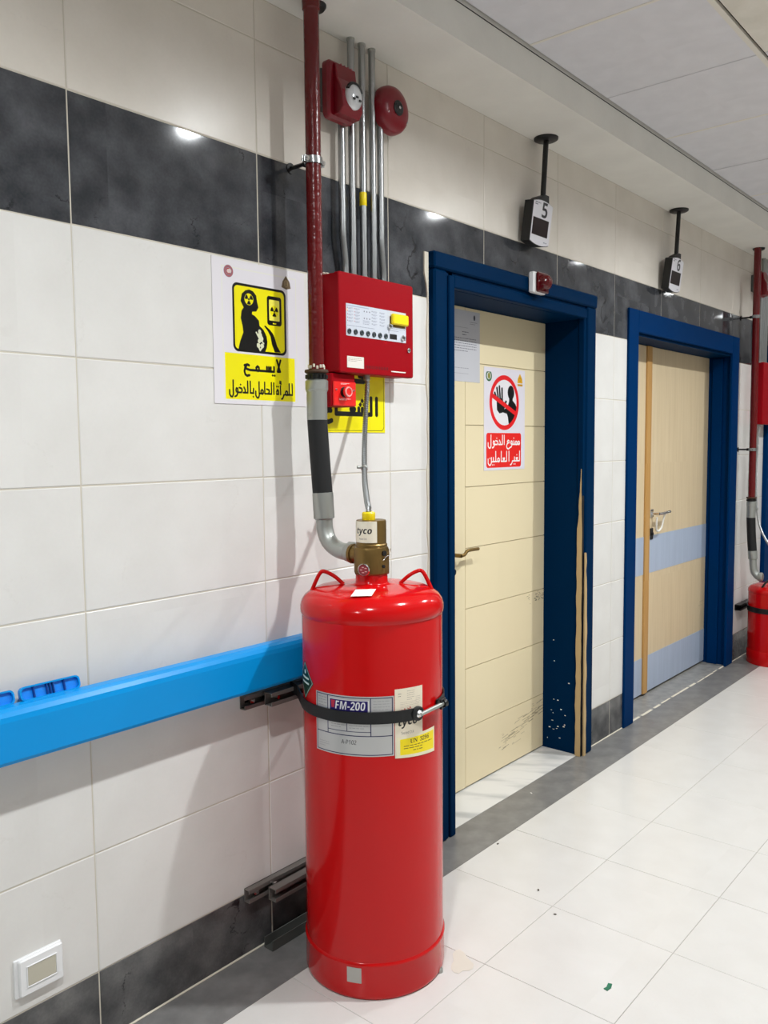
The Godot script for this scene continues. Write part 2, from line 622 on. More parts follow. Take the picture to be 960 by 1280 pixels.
# ------------------------------------------------------------------ scene
func _ready() -> void:
	rng.seed = 5
	var cam := Camera3D.new()
	cam.name = "camera"
	cam.fov = 62.50
	cam.near = 0.02
	cam.far = 60.0
	var yaw := deg_to_rad(49.6732)
	var pitch := deg_to_rad(-4.5677)
	var roll := deg_to_rad(-0.5101)
	var f := Vector3(sin(yaw) * cos(pitch), sin(pitch), -cos(yaw) * cos(pitch))
	var r := f.cross(Vector3.UP).normalized()
	var u := r.cross(f)
	var r2 := r * cos(roll) + u * sin(roll)
	var u2 := u * cos(roll) - r * sin(roll)
	cam.transform = Transform3D(Basis(r2, u2, -f), Vector3(0, 1.5562, 1.9304))
	add_child(cam)
	cam.current = true

	var we := WorldEnvironment.new()
	we.name = "world_environment"
	var env := Environment.new()
	env.background_mode = Environment.BG_COLOR
	env.background_color = Color(0, 0, 0)
	env.tonemap_mode = Environment.TONE_MAPPER_LINEAR
	env.tonemap_exposure = 1.0
	env.sdfgi_enabled = true
	env.ssao_enabled = true
	env.ssil_enabled = true
	we.environment = env
	add_child(we)

	materials()
	for i in LAMP_NOTES.size():
		downlight("recessed square downlight in the ceiling, " + LAMP_NOTES[i], 2.45 + 1.875 * (i - 2), lamp_z(i), LAMP_LEVELS[i])
	room()
	tiled_wall()
	floor_tiles()
	ceiling_panels()
	doors()

	handrail()
	fire_cylinder()
	cylinder_strap()
	brackets()
	red_pipe()
	discharge_hose()
	control_panel()
	emergency_station()
	flexible_conduit()
	conduits()
	horn_strobe()
	alarm_bell()
	posters()
	queue_signs()
	motion_sensor()
	clip_trays()
	second_set()
	debris()


func lamp_z(i: int) -> float:
	return 1.42 if i == 6 else LAMP_Z


func downlight(note: String, x: float, z: float, k: float) -> void:
	var t := thing("ceiling_lamp", note, "lamp", Vector3(x, CEIL_Y, z))
	var a := LAMP_SIDE * 0.5
	var st := begin()
	for s in [-1.0, 1.0]:
		box(st, Vector3(s * (a + 0.008), -0.003, 0), Vector3(0.016, 0.006, 2.0 * a + 0.032), 0.002)
		box(st, Vector3(0, -0.003, s * (a + 0.008)), Vector3(2.0 * a, 0.006, 0.016), 0.002)
	obj("bezel", done(st), M.white_plastic, t)
	st = begin()
	for s in [-1.0, 1.0]:
		box(st, Vector3(s * (a + 0.002), LAMP_DEPTH * 0.5, 0), Vector3(0.004, LAMP_DEPTH, 2.0 * a + 0.008))
		box(st, Vector3(0, LAMP_DEPTH * 0.5, s * (a + 0.002)), Vector3(2.0 * a, LAMP_DEPTH, 0.004))
	obj("housing", done(st), M.lamp_can, t)
	obj("lamp_glow", slab(Vector3(-a, LAMP_DEPTH - 0.006, -a), Vector3(a, LAMP_DEPTH - 0.002, a)), M.lamp, t)
	var l := AreaLight3D.new()
	l.name = "lamp_light"
	l.area_size = Vector2(2.0 * a - 0.01, 2.0 * a - 0.01)
	l.area_normalize_energy = true
	l.light_color = Color(0.975, 0.992, 1.0)
	l.light_energy = LAMP_ENERGY * k
	l.set("area_range", 30.0)
	l.set("area_attenuation", 2.0)
	l.shadow_enabled = true
	l.position = Vector3(0, LAMP_DEPTH - 0.010, 0)
	l.rotation_degrees.x = -90.0
	t.add_child(l)


func materials() -> void:
	M.lamp = mat("lamp_glow", Color(1, 1, 1), 0.5)
	M.lamp.emission_enabled = true
	M.lamp.emission = Color(1.0, 0.97, 0.92)
	M.lamp.emission_energy_multiplier = 6.0
	M.lamp_can = mat("lamp_can", Color(0.5, 0.5, 0.5), 0.5)
	M.light_tiles = []
	for i in 3:
		var m := mat("cream_tile", Color.WHITE, 0.28, 0.0, 0.4)
		stone(m, Color(0.868, 0.858, 0.84), Color(0.895, 0.887, 0.87), 0.9, 31 + i, Color(0.76, 0.74, 0.71), 0.012, 0.15)
		m.uv1_offset = Vector3(0.13, 0.37, 0.6) * i
		M.light_tiles.append(m)
	M.upper_tiles = []  # rows above the dark band, toned warmer than the cream tiles below
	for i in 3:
		var m := mat("upper_tile", Color.WHITE, 0.28, 0.0, 0.4)
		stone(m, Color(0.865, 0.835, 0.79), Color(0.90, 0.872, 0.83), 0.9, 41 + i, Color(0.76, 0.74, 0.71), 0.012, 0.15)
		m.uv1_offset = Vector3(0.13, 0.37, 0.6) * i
		M.upper_tiles.append(m)
	M.dark_tiles = []
	for i in 3:
		var m := mat("slate_tile", Color.WHITE, 0.07, 0.0, 0.5)
		stone(m, Color(0.165, 0.175, 0.19), Color(0.335, 0.34, 0.355), 1.3, 51 + i, Color(0.08, 0.08, 0.09), 0.014, 0.85)
		m.uv1_offset = Vector3(0.21, 0.33, 0.5) * i
		M.dark_tiles.append(m)
	M.base_tiles = []
	for i in 3:
		var m := mat("grey_base_tile", Color.WHITE, 0.16, 0.0, 0.5)
		stone(m, Color(0.26, 0.26, 0.265), Color(0.45, 0.445, 0.44), 1.3, 61 + i, Color(0.10, 0.10, 0.11), 0.014, 0.85)
		m.uv1_offset = Vector3(0.17, 0.41, 0.3) * i
		M.base_tiles.append(m)
	M.floor_tiles = []
	for i in 3:
		var m := mat("floor_tile", Color.WHITE, 0.22, 0.0, 0.5)
		stone(m, Color(0.822, 0.81, 0.79), Color(0.84, 0.83, 0.812), 1.1, 71 + i, Color(0.8, 0.78, 0.74), 0.01, 0.2)
		M.floor_tiles.append(m)
	M.strip = mat("grey_floor_strip", Color.WHITE, 0.3)
	stone(M.strip, Color(0.44, 0.435, 0.43), Color(0.52, 0.515, 0.505), 2.5, 81, Color(0.3, 0.3, 0.3))
	M.grey_stone = mat("grey_threshold", Color.WHITE, 0.35)
	stone(M.grey_stone, Color(0.50, 0.50, 0.49), Color(0.62, 0.61, 0.59), 3.0, 84, Color(0.4, 0.4, 0.4))
	M.marble = mat("white_marble", Color.WHITE, 0.2)
	var sn := noise(0.010, 4, FastNoiseLite.TYPE_SIMPLEX_SMOOTH, 86)
	var sim := Image.create(384, 384, false, Image.FORMAT_RGBA8)
	for y in 384:
		for x in 384:
			var q := sn.get_noise_2d((x * 0.5 + y * 0.86) * 0.5, (y * 0.5 - x * 0.86) * 2.0)
			sim.set_pixel(x, y, Color(0.86, 0.855, 0.845).lerp(Color(0.72, 0.725, 0.725), smoothstep(-0.1, 0.6, q)))
	M.marble.albedo_texture = ImageTexture.create_from_image(sim)
	M.marble.uv1_triplanar = true
	M.marble.uv1_world_triplanar = true
	M.marble.uv1_scale = Vector3.ONE * 0.8
	M.grout = mat("cream_grout", Color(0.80, 0.77, 0.71), 0.9)
	M.floor_grout = mat("floor_grout", Color(0.62, 0.6, 0.57), 0.8)
	M.plaster = mat("white_plaster", Color.WHITE, 0.85)
	stone(M.plaster, Color(0.90, 0.89, 0.86), Color(0.93, 0.92, 0.89), 0.7, 91, Color(0.5, 0.5, 0.5))
	M.wall_paint = mat("wall_paint", Color(0.78, 0.775, 0.76), 0.6)
	M.panel = mat("ceiling_panel", Color.WHITE, 0.9)
	stone(M.panel, Color(0.86, 0.855, 0.87), Color(0.89, 0.885, 0.90), 1.6, 93, Color(0.5, 0.5, 0.5))
	M.panel_cream = mat("cream_ceiling_panel", Color.WHITE, 0.7)
	stone(M.panel_cream, Color(0.86, 0.84, 0.79), Color(0.92, 0.90, 0.86), 1.2, 95, Color(0.5, 0.5, 0.5))
	M.tbar = mat("ceiling_grid", Color(0.9, 0.88, 0.84), 0.6)
	M.void_dark = mat("ceiling_void", Color(0.16, 0.16, 0.16), 0.9)
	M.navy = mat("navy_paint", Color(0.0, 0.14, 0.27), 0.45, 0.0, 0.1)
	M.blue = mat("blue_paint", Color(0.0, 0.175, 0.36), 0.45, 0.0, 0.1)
	M.cream = mat("cream_laminate", Color(0.93, 0.87, 0.72), 0.38)
	M.groove = mat("door_groove", Color(0.80, 0.74, 0.60), 0.7)
	M.caulk = mat("cream_caulk", Color(0.87, 0.84, 0.77), 0.8)
	M.red = mat("red_paint", Color(0.77, 0.04, 0.05), 0.14, 0.0, 0.42)
	M.red_pipe = mat("red_pipe_paint", Color(0.40, 0.04, 0.05), 0.25)
	var bumps := noise(0.04, 3, FastNoiseLite.TYPE_SIMPLEX_SMOOTH, 3)
	var nt := ImageTexture.create_from_image(bumps.get_image(256, 256))
	M.red_pipe.heightmap_enabled = true
	M.red_pipe.heightmap_texture = nt
	M.red_pipe.heightmap_scale = 0.12
	M.red_pipe.uv1_triplanar = true
	M.red_pipe.uv1_world_triplanar = true
	M.red_pipe.uv1_scale = Vector3.ONE * 4.0
	M.red_box = mat("red_powder_coat", Color(0.60, 0.0, 0.065), 0.45, 0.0, 0.25)
	M.red_plastic = mat("red_plastic", Color(0.49, 0.01, 0.09), 0.3)
	M.red_bright = mat("bright_red", Color(0.93, 0.14, 0.12), 0.35)
	M.red_lens = mat("red_lens", Color(0.32, 0.02, 0.04), 0.1)
	M.galv = mat("galvanised_steel", Color(0.66, 0.67, 0.67), 0.3, 1.0)
	M.zinc = mat("zinc_fitting", Color(0.68, 0.69, 0.67), 0.42, 0.75)
	M.chrome = mat("chrome", Color(0.86, 0.86, 0.86), 0.14, 1.0)
	M.dark_steel = mat("dark_steel", Color(0.20, 0.20, 0.20), 0.38, 0.7)
	M.channel = mat("slotted_channel", Color(0.50, 0.48, 0.46), 0.38, 0.45)
	M.floor_channel = mat("floor_channel_steel", Color(0.34, 0.345, 0.33), 0.5, 0.3)
	M.brass = mat("aged_brass", Color(0.50, 0.40, 0.22), 0.36, 0.75)
	M.brown = mat("brown_thread", Color(0.30, 0.21, 0.15), 0.6, 0.4)
	M.rubber = mat("black_rubber", Color(0.06, 0.065, 0.07), 0.6)
	var weave := Canvas.new(64, 64, Color(0.5, 0.5, 0.5))
	for i in 16:
		for j in 16:
			weave.rect(i * 4 + (2 if j % 2 else 0), j * 4, 2, 4, Color(0.8, 0.8, 0.8))
	M.rubber.heightmap_enabled = true
	M.rubber.heightmap_texture = weave.texture()
	M.rubber.heightmap_scale = 0.06
	M.rubber.uv1_triplanar = true
	M.rubber.uv1_scale = Vector3.ONE * 14.0
	M.black = mat("black_plastic", Color(0.05, 0.052, 0.055), 0.4)
	M.black_gloss = mat("black_display", Color(0.10, 0.035, 0.05), 0.12)
	M.strap = mat("black_strap", Color(0.05, 0.055, 0.065), 0.45)
	M.yellow = mat("yellow_plastic", Color(0.98, 0.87, 0.03), 0.35)
	M.white_plastic = mat("white_plastic", Color(0.93, 0.93, 0.93), 0.3)
	M.paper = mat("white_paper", Color(0.93, 0.92, 0.89), 0.7)
	M.rail_blue = mat("rail_blue", Color(0.0, 0.57, 0.86), 0.3, 0.0, 0.35)
	M.clip_blue = mat("clip_blue", Color(0.10, 0.54, 0.93), 0.15)
	M.grey_plastic = mat("grey_plastic", Color(0.28, 0.30, 0.29), 0.5)
	M.sensor_lens = mat("sensor_lens", Color(0.76, 0.74, 0.67), 0.25)
	M.wood = mat("bare_wood", Color(0.74, 0.63, 0.45), 0.7)
	M.green = mat("green_scrap", Color(0.12, 0.42, 0.30), 0.6)
	M.crumb = mat("grey_crumb", Color(0.36, 0.33, 0.30), 0.9)
	M.stain = mat("tan_stain", Color(0.83, 0.805, 0.755), 0.4)


func room() -> void:
	# opposite wall and the two ends close the corridor
	var south := shell("wall_south")
	obj("panel", slab(Vector3(-4.2, -0.02, 3.55), Vector3(16.2, 3.3, 3.75)), M.wall_paint, south)
	var west := shell("wall_west")
	obj("panel", slab(Vector3(-4.2, -0.02, -0.3), Vector3(-4.0, 3.3, 3.75)), M.wall_paint, west)
	var east := shell("wall_east")
	obj("panel", slab(Vector3(16.0, -0.02, -0.3), Vector3(16.2, 3.3, 3.75)), M.wall_paint, east)


# openings in the tiled wall: left, right, top
const OPENINGS := [[2.655, 3.80, 2.17], [4.33, 5.98, 2.16], [6.78, 7.85, 2.16]]


func tiled_wall() -> void:
	var w := shell("wall_north")
	var st := begin()
	var zb := -0.0013
	var edges := [-4.2]
	for o in OPENINGS:
		edges.append(o[0])
		edges.append(o[1])
	edges.append(16.2)
	for i in range(0, edges.size(), 2):
		box(st, Vector3((edges[i] + edges[i + 1]) * 0.5, 1.5, (zb - 0.30) * 0.5), Vector3(edges[i + 1] - edges[i], 3.6, 0.30 + zb))
	for o in OPENINGS:
		box(st, Vector3((o[0] + o[1]) * 0.5, (o[2] + 3.3) * 0.5, (zb - 0.30) * 0.5), Vector3(o[1] - o[0], 3.3 - o[2], 0.30 + zb))
	obj("backing", done(st), M.grout, w)
	for k in range(-7, 14):
		for r in range(10):
			var x0 := JOINT_X + COL * k
			var x1 := x0 + COL
			var y0: float = ROWS[r]
			var y1: float = ROWS[r + 1]
			var dark := r == 0 or r == 7
			var m: Material = (M.base_tiles if r == 0 else M.dark_tiles if dark else M.upper_tiles if r > 7 else M.light_tiles)[rng.randi() % 3]
			var pieces := [[x0, y0, x1, y1, true, true]]
			for o in OPENINGS:
				var next := []
				for p in pieces:
					var left: float = o[0] - 0.005
					var right: float = o[1] + 0.005
					var top: float = o[2] + 0.005
					if p[2] <= left or p[0] >= right or p[1] >= top:
						next.append(p)
						continue
					if p[0] < left - 0.02:
						next.append([p[0], p[1], left, p[3], p[4], false])
					if p[2] > right + 0.02:
						next.append([right, p[1], p[2], p[3], false, p[5]])
					if p[3] > top + 0.02:
						next.append([maxf(p[0], left), top, minf(p[2], right), p[3], p[0] >= left and p[4], p[2] <= right and p[5]])
				pieces = next
			for p in pieces:
				tile_piece(w, p, m)


func tile_piece(w: Node3D, p: Array, m: Material) -> void:
	var g := 0.0013
	var x0: float = p[0] + (g if p[4] else 0.0)
	var x1: float = p[2] - (g if p[5] else 0.0)
	var size := Vector3(x1 - x0, p[3] - p[1] - 2.0 * g, 0.010)
	var key := "tile %.4f %.4f %s %s" % [size.x, size.y, p[4], p[5]]
	if not cache.has(key):
		var st := begin()
		var h := size * 0.5
		var bl := 0.0022 if p[4] else 0.0
		var br := 0.0022 if p[5] else 0.0
		var bv := 0.0022
		var f := [Vector3(-h.x + bl, -h.y + bv, h.z), Vector3(h.x - br, -h.y + bv, h.z), Vector3(h.x - br, h.y - bv, h.z), Vector3(-h.x + bl, h.y - bv, h.z)]
		var z2 := h.z - 0.0016
		var e := [Vector3(-h.x, -h.y, z2), Vector3(h.x, -h.y, z2), Vector3(h.x, h.y, z2), Vector3(-h.x, h.y, z2)]
		quad(st, f[0], f[1], f[2], f[3], Vector3.BACK)
		for i in 4:
			var j := (i + 1) % 4
			var o: Vector3 = (e[i] + e[j]) * Vector3(1, 1, 0)
			quad(st, f[i], f[j], e[j], e[i], o.normalized() + Vector3.BACK)
			quad(st, e[i], e[j], e[j] - Vector3(0, 0, 0.008), e[i] - Vector3(0, 0, 0.008), o)
		quad(st, e[0] - Vector3(0, 0, 0.008), e[1] - Vector3(0, 0, 0.008), e[2] - Vector3(0, 0, 0.008), e[3] - Vector3(0, 0, 0.008), Vector3.FORWARD)
		cache[key] = done(st)
	var o := obj("tile", cache[key], m, w, Vector3((x0 + x1) * 0.5, (p[1] + p[3]) * 0.5, -0.005 + rng.randf_range(-0.0003, 0.0003)))
	o.rotation.y = rng.randf_range(-0.0012, 0.0012)


func floor_tiles() -> void:
	var fl := shell("floor")
	obj("slab", slab(Vector3(-4.2, -0.2, -0.9), Vector3(16.2, -0.0015, 3.75)), M.floor_grout, fl)
	var pitch := 0.4115
	var zs := [0.1885, 0.588, 1.0016, 1.415, 1.828, 2.241, 2.654, 3.067, 3.55]
	for i in range(-10, 24):
		var x0 := 2.029 + pitch * i
		for j in range(zs.size() - 1):
			var z0: float = zs[j]
			var z1: float = zs[j + 1]
			var s := Vector3(pitch - 0.0016, 0.012, z1 - z0 - 0.0016)
			obj("tile", box_mesh(s, 0.0008), M.floor_tiles[rng.randi() % 3], fl, Vector3(x0 + pitch * 0.5, -0.006 + rng.randf_range(-0.0002, 0.0002), (z0 + z1) * 0.5))
	for i in range(-4, 11):
		var x0 := 0.62 + 1.2 * i
		obj("border_tile", box_mesh(Vector3(1.1996, 0.012, 0.1875), 0.0004), M.strip, fl, Vector3(x0, -0.006, 0.094))
	# thresholds
	obj("threshold", slab(Vector3(2.64, -0.012, -0.30), Vector3(3.80, 0.0005, -0.0005)), M.marble, fl)
	obj("threshold", slab(Vector3(4.33, -0.012, -0.30), Vector3(5.98, 0.0005, -0.0005)), M.grey_stone, fl)
	var st := begin()
	var x := 4.40
	while x < 5.95:
		var l := rng.randf_range(0.05, 0.16)
		box(st, Vector3(x + l * 0.5, 0.0005, -0.004 + rng.randf_range(-0.003, 0.003)), Vector3(l, 0.003, rng.randf_range(0.006, 0.016)), 0.001)
		x += l + rng.randf_range(0.0, 0.05)
	obj("mortar_line", done(st), M.caulk, fl)
	# caulk along the foot of the wall
	st = begin()
	for o in [[-1.0, 2.53], [3.86, 4.265], [6.04, 6.66]]:
		box(st, Vector3((o[0] + o[1]) * 0.5, 0.002, 0.001), Vector3(o[1] - o[0], 0.006, 0.006), 0.002)
	obj("mortar_line", done(st), M.caulk, fl)


func ceiling_panels() -> void:
	var c := shell("ceiling")
	obj("slab", slab(Vector3(-4.2, CEIL_Y + 0.07, -0.3), Vector3(16.2, 3.3, 3.75)), M.void_dark, c)
	obj("soffit", slab(Vector3(-4.2, SOFFIT_Y, -0.004), Vector3(16.2, CEIL_Y + 0.03, SOFFIT_Z)), M.plaster, c)
	var px := 0.625
	var pz := 0.61
	for i in range(-10, 20):
		var x0 := 2.76 + px * i
		for j in 6:
			var z0 := SOFFIT_Z + 0.006 + pz * j
			var cream := i == 0 and j == 1
			var gap := 0.006
			var s := Vector3(px - gap, 0.016, pz - gap - (0.012 if j > 0 else 0.0))
			var zc := z0 + pz * 0.5 + (0.006 if j > 0 else 0.0)
			var mesh := box_mesh(s, 0.002)
			var lamp_i := roundf((x0 + px * 0.5 - 2.45) / 1.875)
			if j == 1 and lamp_i >= -2.0 and lamp_i < 6.0 and absf(x0 + px * 0.5 - 2.45 - 1.875 * lamp_i) < 0.1:
				mesh = holed_panel(s, Vector2(2.45 + 1.875 * lamp_i - x0 - px * 0.5, lamp_z(int(lamp_i) + 2) - zc))
			obj("panel", mesh, M.panel_cream if cream else M.panel, c, Vector3(x0 + px * 0.5, CEIL_Y + 0.008 + rng.randf_range(-0.001, 0.001), zc))
	# visible grid bars
	for i in range(-10, 21):
		if posmod(i, 2) == 0:
			obj("grid_bar", box_mesh(Vector3(0.014, 0.012, 3.2), 0.001), M.tbar, c, Vector3(2.76 + px * i, CEIL_Y + 0.004, SOFFIT_Z + 1.61))
	for j in range(1, 6):
		obj("grid_bar", slab(Vector3(-4.0, CEIL_Y - 0.002, SOFFIT_Z + 0.006 + pz * j - 0.014), Vector3(16.0, CEIL_Y + 0.01, SOFFIT_Z + 0.006 + pz * j + 0.006)), M.tbar, c)
	obj("edge_angle", slab(Vector3(-4.0, CEIL_Y - 0.012, SOFFIT_Z), Vector3(16.0, CEIL_Y - 0.009, SOFFIT_Z + 0.0012)), M.void_dark, c)


# a ceiling panel with the square cut-out of a downlight
func holed_panel(s: Vector3, at: Vector2) -> ArrayMesh:
	var st := begin()
	var a := LAMP_SIDE * 0.5 + 0.002
	var h := s * 0.5
	box(st, Vector3((-h.x + at.x - a) * 0.5, 0, 0), Vector3(at.x - a + h.x, s.y, s.z))
	box(st, Vector3((h.x + at.x + a) * 0.5, 0, 0), Vector3(h.x - at.x - a, s.y, s.z))
	box(st, Vector3(at.x, 0, (-h.z + at.y - a) * 0.5), Vector3(2.0 * a, s.y, at.y - a + h.z))
	box(st, Vector3(at.x, 0, (h.z + at.y + a) * 0.5), Vector3(2.0 * a, s.y, h.z - at.y - a))
	return done(st)


func doors() -> void:
	# ---- the near door: navy casing, cream boarded leaf
	var d := shell("door_1")
	var st := begin()
	box(st, Vector3(2.5735, 1.1015, 0.0155), Vector3(0.081, 2.203, 0.039), 0.008)
	box(st, Vector3(2.620, 1.10, 0.009), Vector3(0.030, 2.195, 0.026), 0.0)
	box(st, Vector3(2.645, 1.095, 0.0145), Vector3(0.036, 2.19, 0.037), 0.004)
	obj("casing", done(st), M.navy, d)
	st = begin()
	box(st, Vector3(3.805, 1.1025, 0.0125), Vector3(0.09, 2.205, 0.033), 0.006)
	box(st, Vector3(3.755, 1.075, 0.006), Vector3(0.03, 2.15, 0.030), 0.003)
	obj("casing", done(st), M.navy, d)
	st = begin()
	box(st, Vector3(3.1915, 2.2355, 0.0155), Vector3(1.317, 0.061, 0.039), 0.006)
	box(st, Vector3(3.2065, 2.20, 0.008), Vector3(1.087, 0.03, 0.024), 0.0)
	box(st, Vector3(3.205, 2.169, 0.0145), Vector3(1.084, 0.044, 0.035), 0.004)
	obj("head_casing", done(st), M.navy, d)
	obj("jamb", slab(Vector3(2.63, 0.0, -0.25), Vector3(2.660, 2.17, -0.004)), M.navy, d)
	obj("jamb", slab(Vector3(3.752, 0.0, -0.25), Vector3(3.80, 2.17, -0.008)), M.navy, d)
	obj("head_jamb", slab(Vector3(2.660, 2.148, -0.25), Vector3(3.752, 2.17, -0.008)), M.navy, d)
	# leaf
	obj("leaf", slab(Vector3(2.661, 0.006, -0.24), Vector3(3.751, 2.146, -0.203)), M.groove, d)
	obj("stile", slab(Vector3(2.662, 0.006, -0.206), Vector3(3.056, 2.145, -0.195), 0.001), M.cream, d)
	var scuffed := scuff_material()
	for i in 8:
		var y0 := 0.006 + 0.272 * i
		var y1 := minf(y0 + 0.272, 2.145)
		var b := sheet(3.749 - 3.0585, y1 - y0 - 0.0030, 0.010)
		obj("board", b, scuffed[mini(i, 2)] if i == 0 or i == 2 else M.cream, d, Vector3(3.0585, y0 + 0.002, -0.205))
	st = begin()
	rod(st, Vector3(2.965, 1.075, -0.195), Vector3(2.965, 1.075, -0.150), 0.009)
	tube(st, smooth_path([Vector3(2.965, 1.075, -0.152), Vector3(2.985, 1.079, -0.148), Vector3(3.005, 1.093, -0.148), Vector3(3.09, 1.094, -0.148)], 4), 0.0075, 10)
	obj("handle", done(st), M.brass, d)
	st = begin()
	rod(st, Vector3(2.965, 1.0, -0.196), Vector3(2.965, 1.0, -0.188), 0.014)
	obj("keyhole", done(st), M.dark_steel, d)
	# torn edge of the right-hand casing
	var p := PackedVector2Array()
	var q := PackedVector2Array()
	for i in 24:
		var y := 1.02 * i / 23.0
		p.append(Vector2(3.753 + rng.randf_range(-0.001, 0.001), y))
		q.append(Vector2(3.776 + rng.randf_range(-0.004, 0.004) - (0.010 if i > 19 else 0.0), y))
	q.reverse()
	p.append_array(q)
	obj("torn_edge", extrude_mesh(p, 0.026, 0.0325), M.wood, d)
	p = PackedVector2Array()
	q = PackedVector2Array()
	for i in 40:
		var y := 1.43 * i / 39.0
		var t := smoothstep(1.0, 0.72, float(i) / 39.0)
		p.append(Vector2(lerpf(0.012, -0.005, t) + rng.randf_range(-0.004, 0.002), y))
		q.append(Vector2(lerpf(0.014, 0.020, t) + rng.randf_range(-0.001, 0.001), y))
	q.reverse()
	p.append_array(q)
	obj("torn_edge", extrude_mesh(p, 0.0, 0.005, Transform3D(Basis(Vector3(0, 0, 1), Vector3.UP, Vector3(-1, 0, 0)), Vector3(3.741, 0, 0))), M.wood, d)
	obj("torn_gap", slab(Vector3(3.7405, 0.0, 0.018), Vector3(3.7525, 1.30, 0.0225)), M.black, d)
	# chipped paint on the jamb
	st = begin()
	for i in 18:
		var y := rng.randf_range(0.03, 0.27) if i < 15 else rng.randf_range(0.3, 0.75)
		box(st, Vector3(3.7515, y, rng.randf_range(-0.17, -0.02)), Vector3(0.0012, rng.randf_range(0.002, 0.005), rng.randf_range(0.003, 0.016)), 0.0003)
	var chips := obj("paint_chips", done(st), M.paper, d)
	chips.set_meta("kind", "stuff")
	# cream caulk down the left side of the casing
	p = PackedVector2Array()
	q = PackedVector2Array()
	for i in 60:
		var y := 2.262 * i / 59.0
		p.append(Vector2(2.534, y))
		var wd := 0.010 + 0.006 * sin(i * 0.9) * sin(i * 0.37) + rng.randf_range(-0.002, 0.002)
		if i > 56:
			wd = 0.024
		q.append(Vector2(2.534 - wd, y))
	q.reverse()
	p.append_array(q)
	obj("caulk", extrude_mesh(p, -0.001, 0.006, Transform3D.IDENTITY, 0.001), M.caulk, d)

	# ---- the far door: bright blue casing, beige wood leaves with pale blue bands
	d = shell("door_2")
	obj("casing", slab(Vector3(4.265, 0, -0.004), Vector3(4.385, 2.262, 0.013), 0.003), M.blue, d)
	obj("casing", slab(Vector3(5.90, 0, -0.004), Vector3(6.035, 2.262, 0.013), 0.003), M.blue, d)
	obj("head_casing", slab(Vector3(4.385, 2.145, -0.004), Vector3(5.90, 2.262, 0.013), 0.003), M.blue, d)
	obj("jamb", slab(Vector3(4.33, 0, -0.25), Vector3(4.36, 2.16, -0.005)), M.blue, d)
	obj("jamb", slab(Vector3(5.945, 0, -0.25), Vector3(5.98, 2.16, -0.005)), M.blue, d)
	obj("door_stop", slab(Vector3(5.925, 0.002, -0.13), Vector3(5.945, 2.12, -0.06), 0.003), M.blue, d)
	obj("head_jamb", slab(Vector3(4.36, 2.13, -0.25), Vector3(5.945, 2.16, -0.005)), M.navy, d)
	var pale := wood_material("pale_beech", Color(0.85, 0.765, 0.62), Color(0.885, 0.805, 0.665), 12)
	var tan := wood_material("tan_edge", Color(0.74, 0.55, 0.30), Color(0.80, 0.62, 0.37), 18)
	var band := wood_material("pale_blue_band", Color(0.68, 0.73, 0.81), Color(0.71, 0.76, 0.84), 22)
	var narrow := obj("leaf", slab(Vector3(4.362, 0.012, -0.20), Vector3(4.885, 2.128, -0.158), 0.002), pale, d)
	label(narrow, "narrow fixed leaf")
	obj("band", slab(Vector3(4.364, 0.755, -0.1585), Vector3(4.884, 0.985, -0.1565)), band, narrow)
	obj("band", slab(Vector3(4.364, 0.014, -0.1585), Vector3(4.884, 0.24, -0.1565)), band, narrow)
	var wide := obj("leaf", slab(Vector3(4.95, 0.012, -0.20), Vector3(5.944, 2.128, -0.158), 0.002), pale, d)
	label(wide, "wide leaf with the lever handle")
	obj("band", slab(Vector3(4.951, 0.755, -0.1585), Vector3(5.943, 0.985, -0.1565)), band, wide)
	obj("band", slab(Vector3(4.951, 0.014, -0.1585), Vector3(5.943, 0.24, -0.1565)), band, wide)
	obj("edge_strip", slab(Vector3(4.886, 0.012, -0.20), Vector3(4.948, 2.128, -0.145), 0.004), tan, d)
	st = begin()
	box(st, Vector3(4.995, 1.12, -0.155), Vector3(0.045, 0.05, 0.008), 0.003)
	rod(st, Vector3(4.995, 1.12, -0.157), Vector3(4.995, 1.12, -0.105), 0.009)
	tube(st, smooth_path([Vector3(4.995, 1.12, -0.107), Vector3(5.03, 1.12, -0.103), Vector3(5.15, 1.125, -0.103)], 4), 0.009, 10)
	obj("handle", done(st), M.chrome, wide)
	st = begin()
	box(st, Vector3(4.995, 0.995, -0.155), Vector3(0.04, 0.07, 0.008), 0.003)
	rod(st, Vector3(4.995, 0.995, -0.153), Vector3(4.995, 0.995, -0.144), 0.010)
	obj("lock", done(st), M.dark_steel, wide)
	st = begin()
	tube(st, smooth_path([Vector3(4.99, 1.10, -0.12), Vector3(4.995, 1.05, -0.125), Vector3(5.01, 1.02, -0.13), Vector3(5.04, 1.01, -0.13), Vector3(5.075, 1.03, -0.125), Vector3(5.085, 1.08, -0.118), Vector3(5.085, 1.112, -0.11)], 4), 0.006, 8)
	obj("key_loop", done(st), M.paper, wide)
	st = begin()
	for i in 2:
		box(st, Vector3(5.86 + 0.02 * i, 0.42 + 0.025 * i, -0.1575), Vector3(0.07, 0.004, 0.0012), 0.0004)
	obj("scratch", done(st), M.groove, wide)

	# ---- the next frame down the corridor, only its edge shows
	d = shell("door_3")
	obj("casing", slab(Vector3(6.66, 0, -0.004), Vector3(6.80, 2.262, 0.03), 0.004), M.blue, d)
	obj("casing", slab(Vector3(7.83, 0, -0.004), Vector3(7.97, 2.262, 0.03), 0.004), M.blue, d)
	obj("head_casing", slab(Vector3(6.80, 2.145, -0.004), Vector3(7.83, 2.262, 0.03), 0.004), M.blue, d)
	obj("leaf", slab(Vector3(6.78, 0.012, -0.20), Vector3(7.85, 2.16, -0.158), 0.002), pale, d)


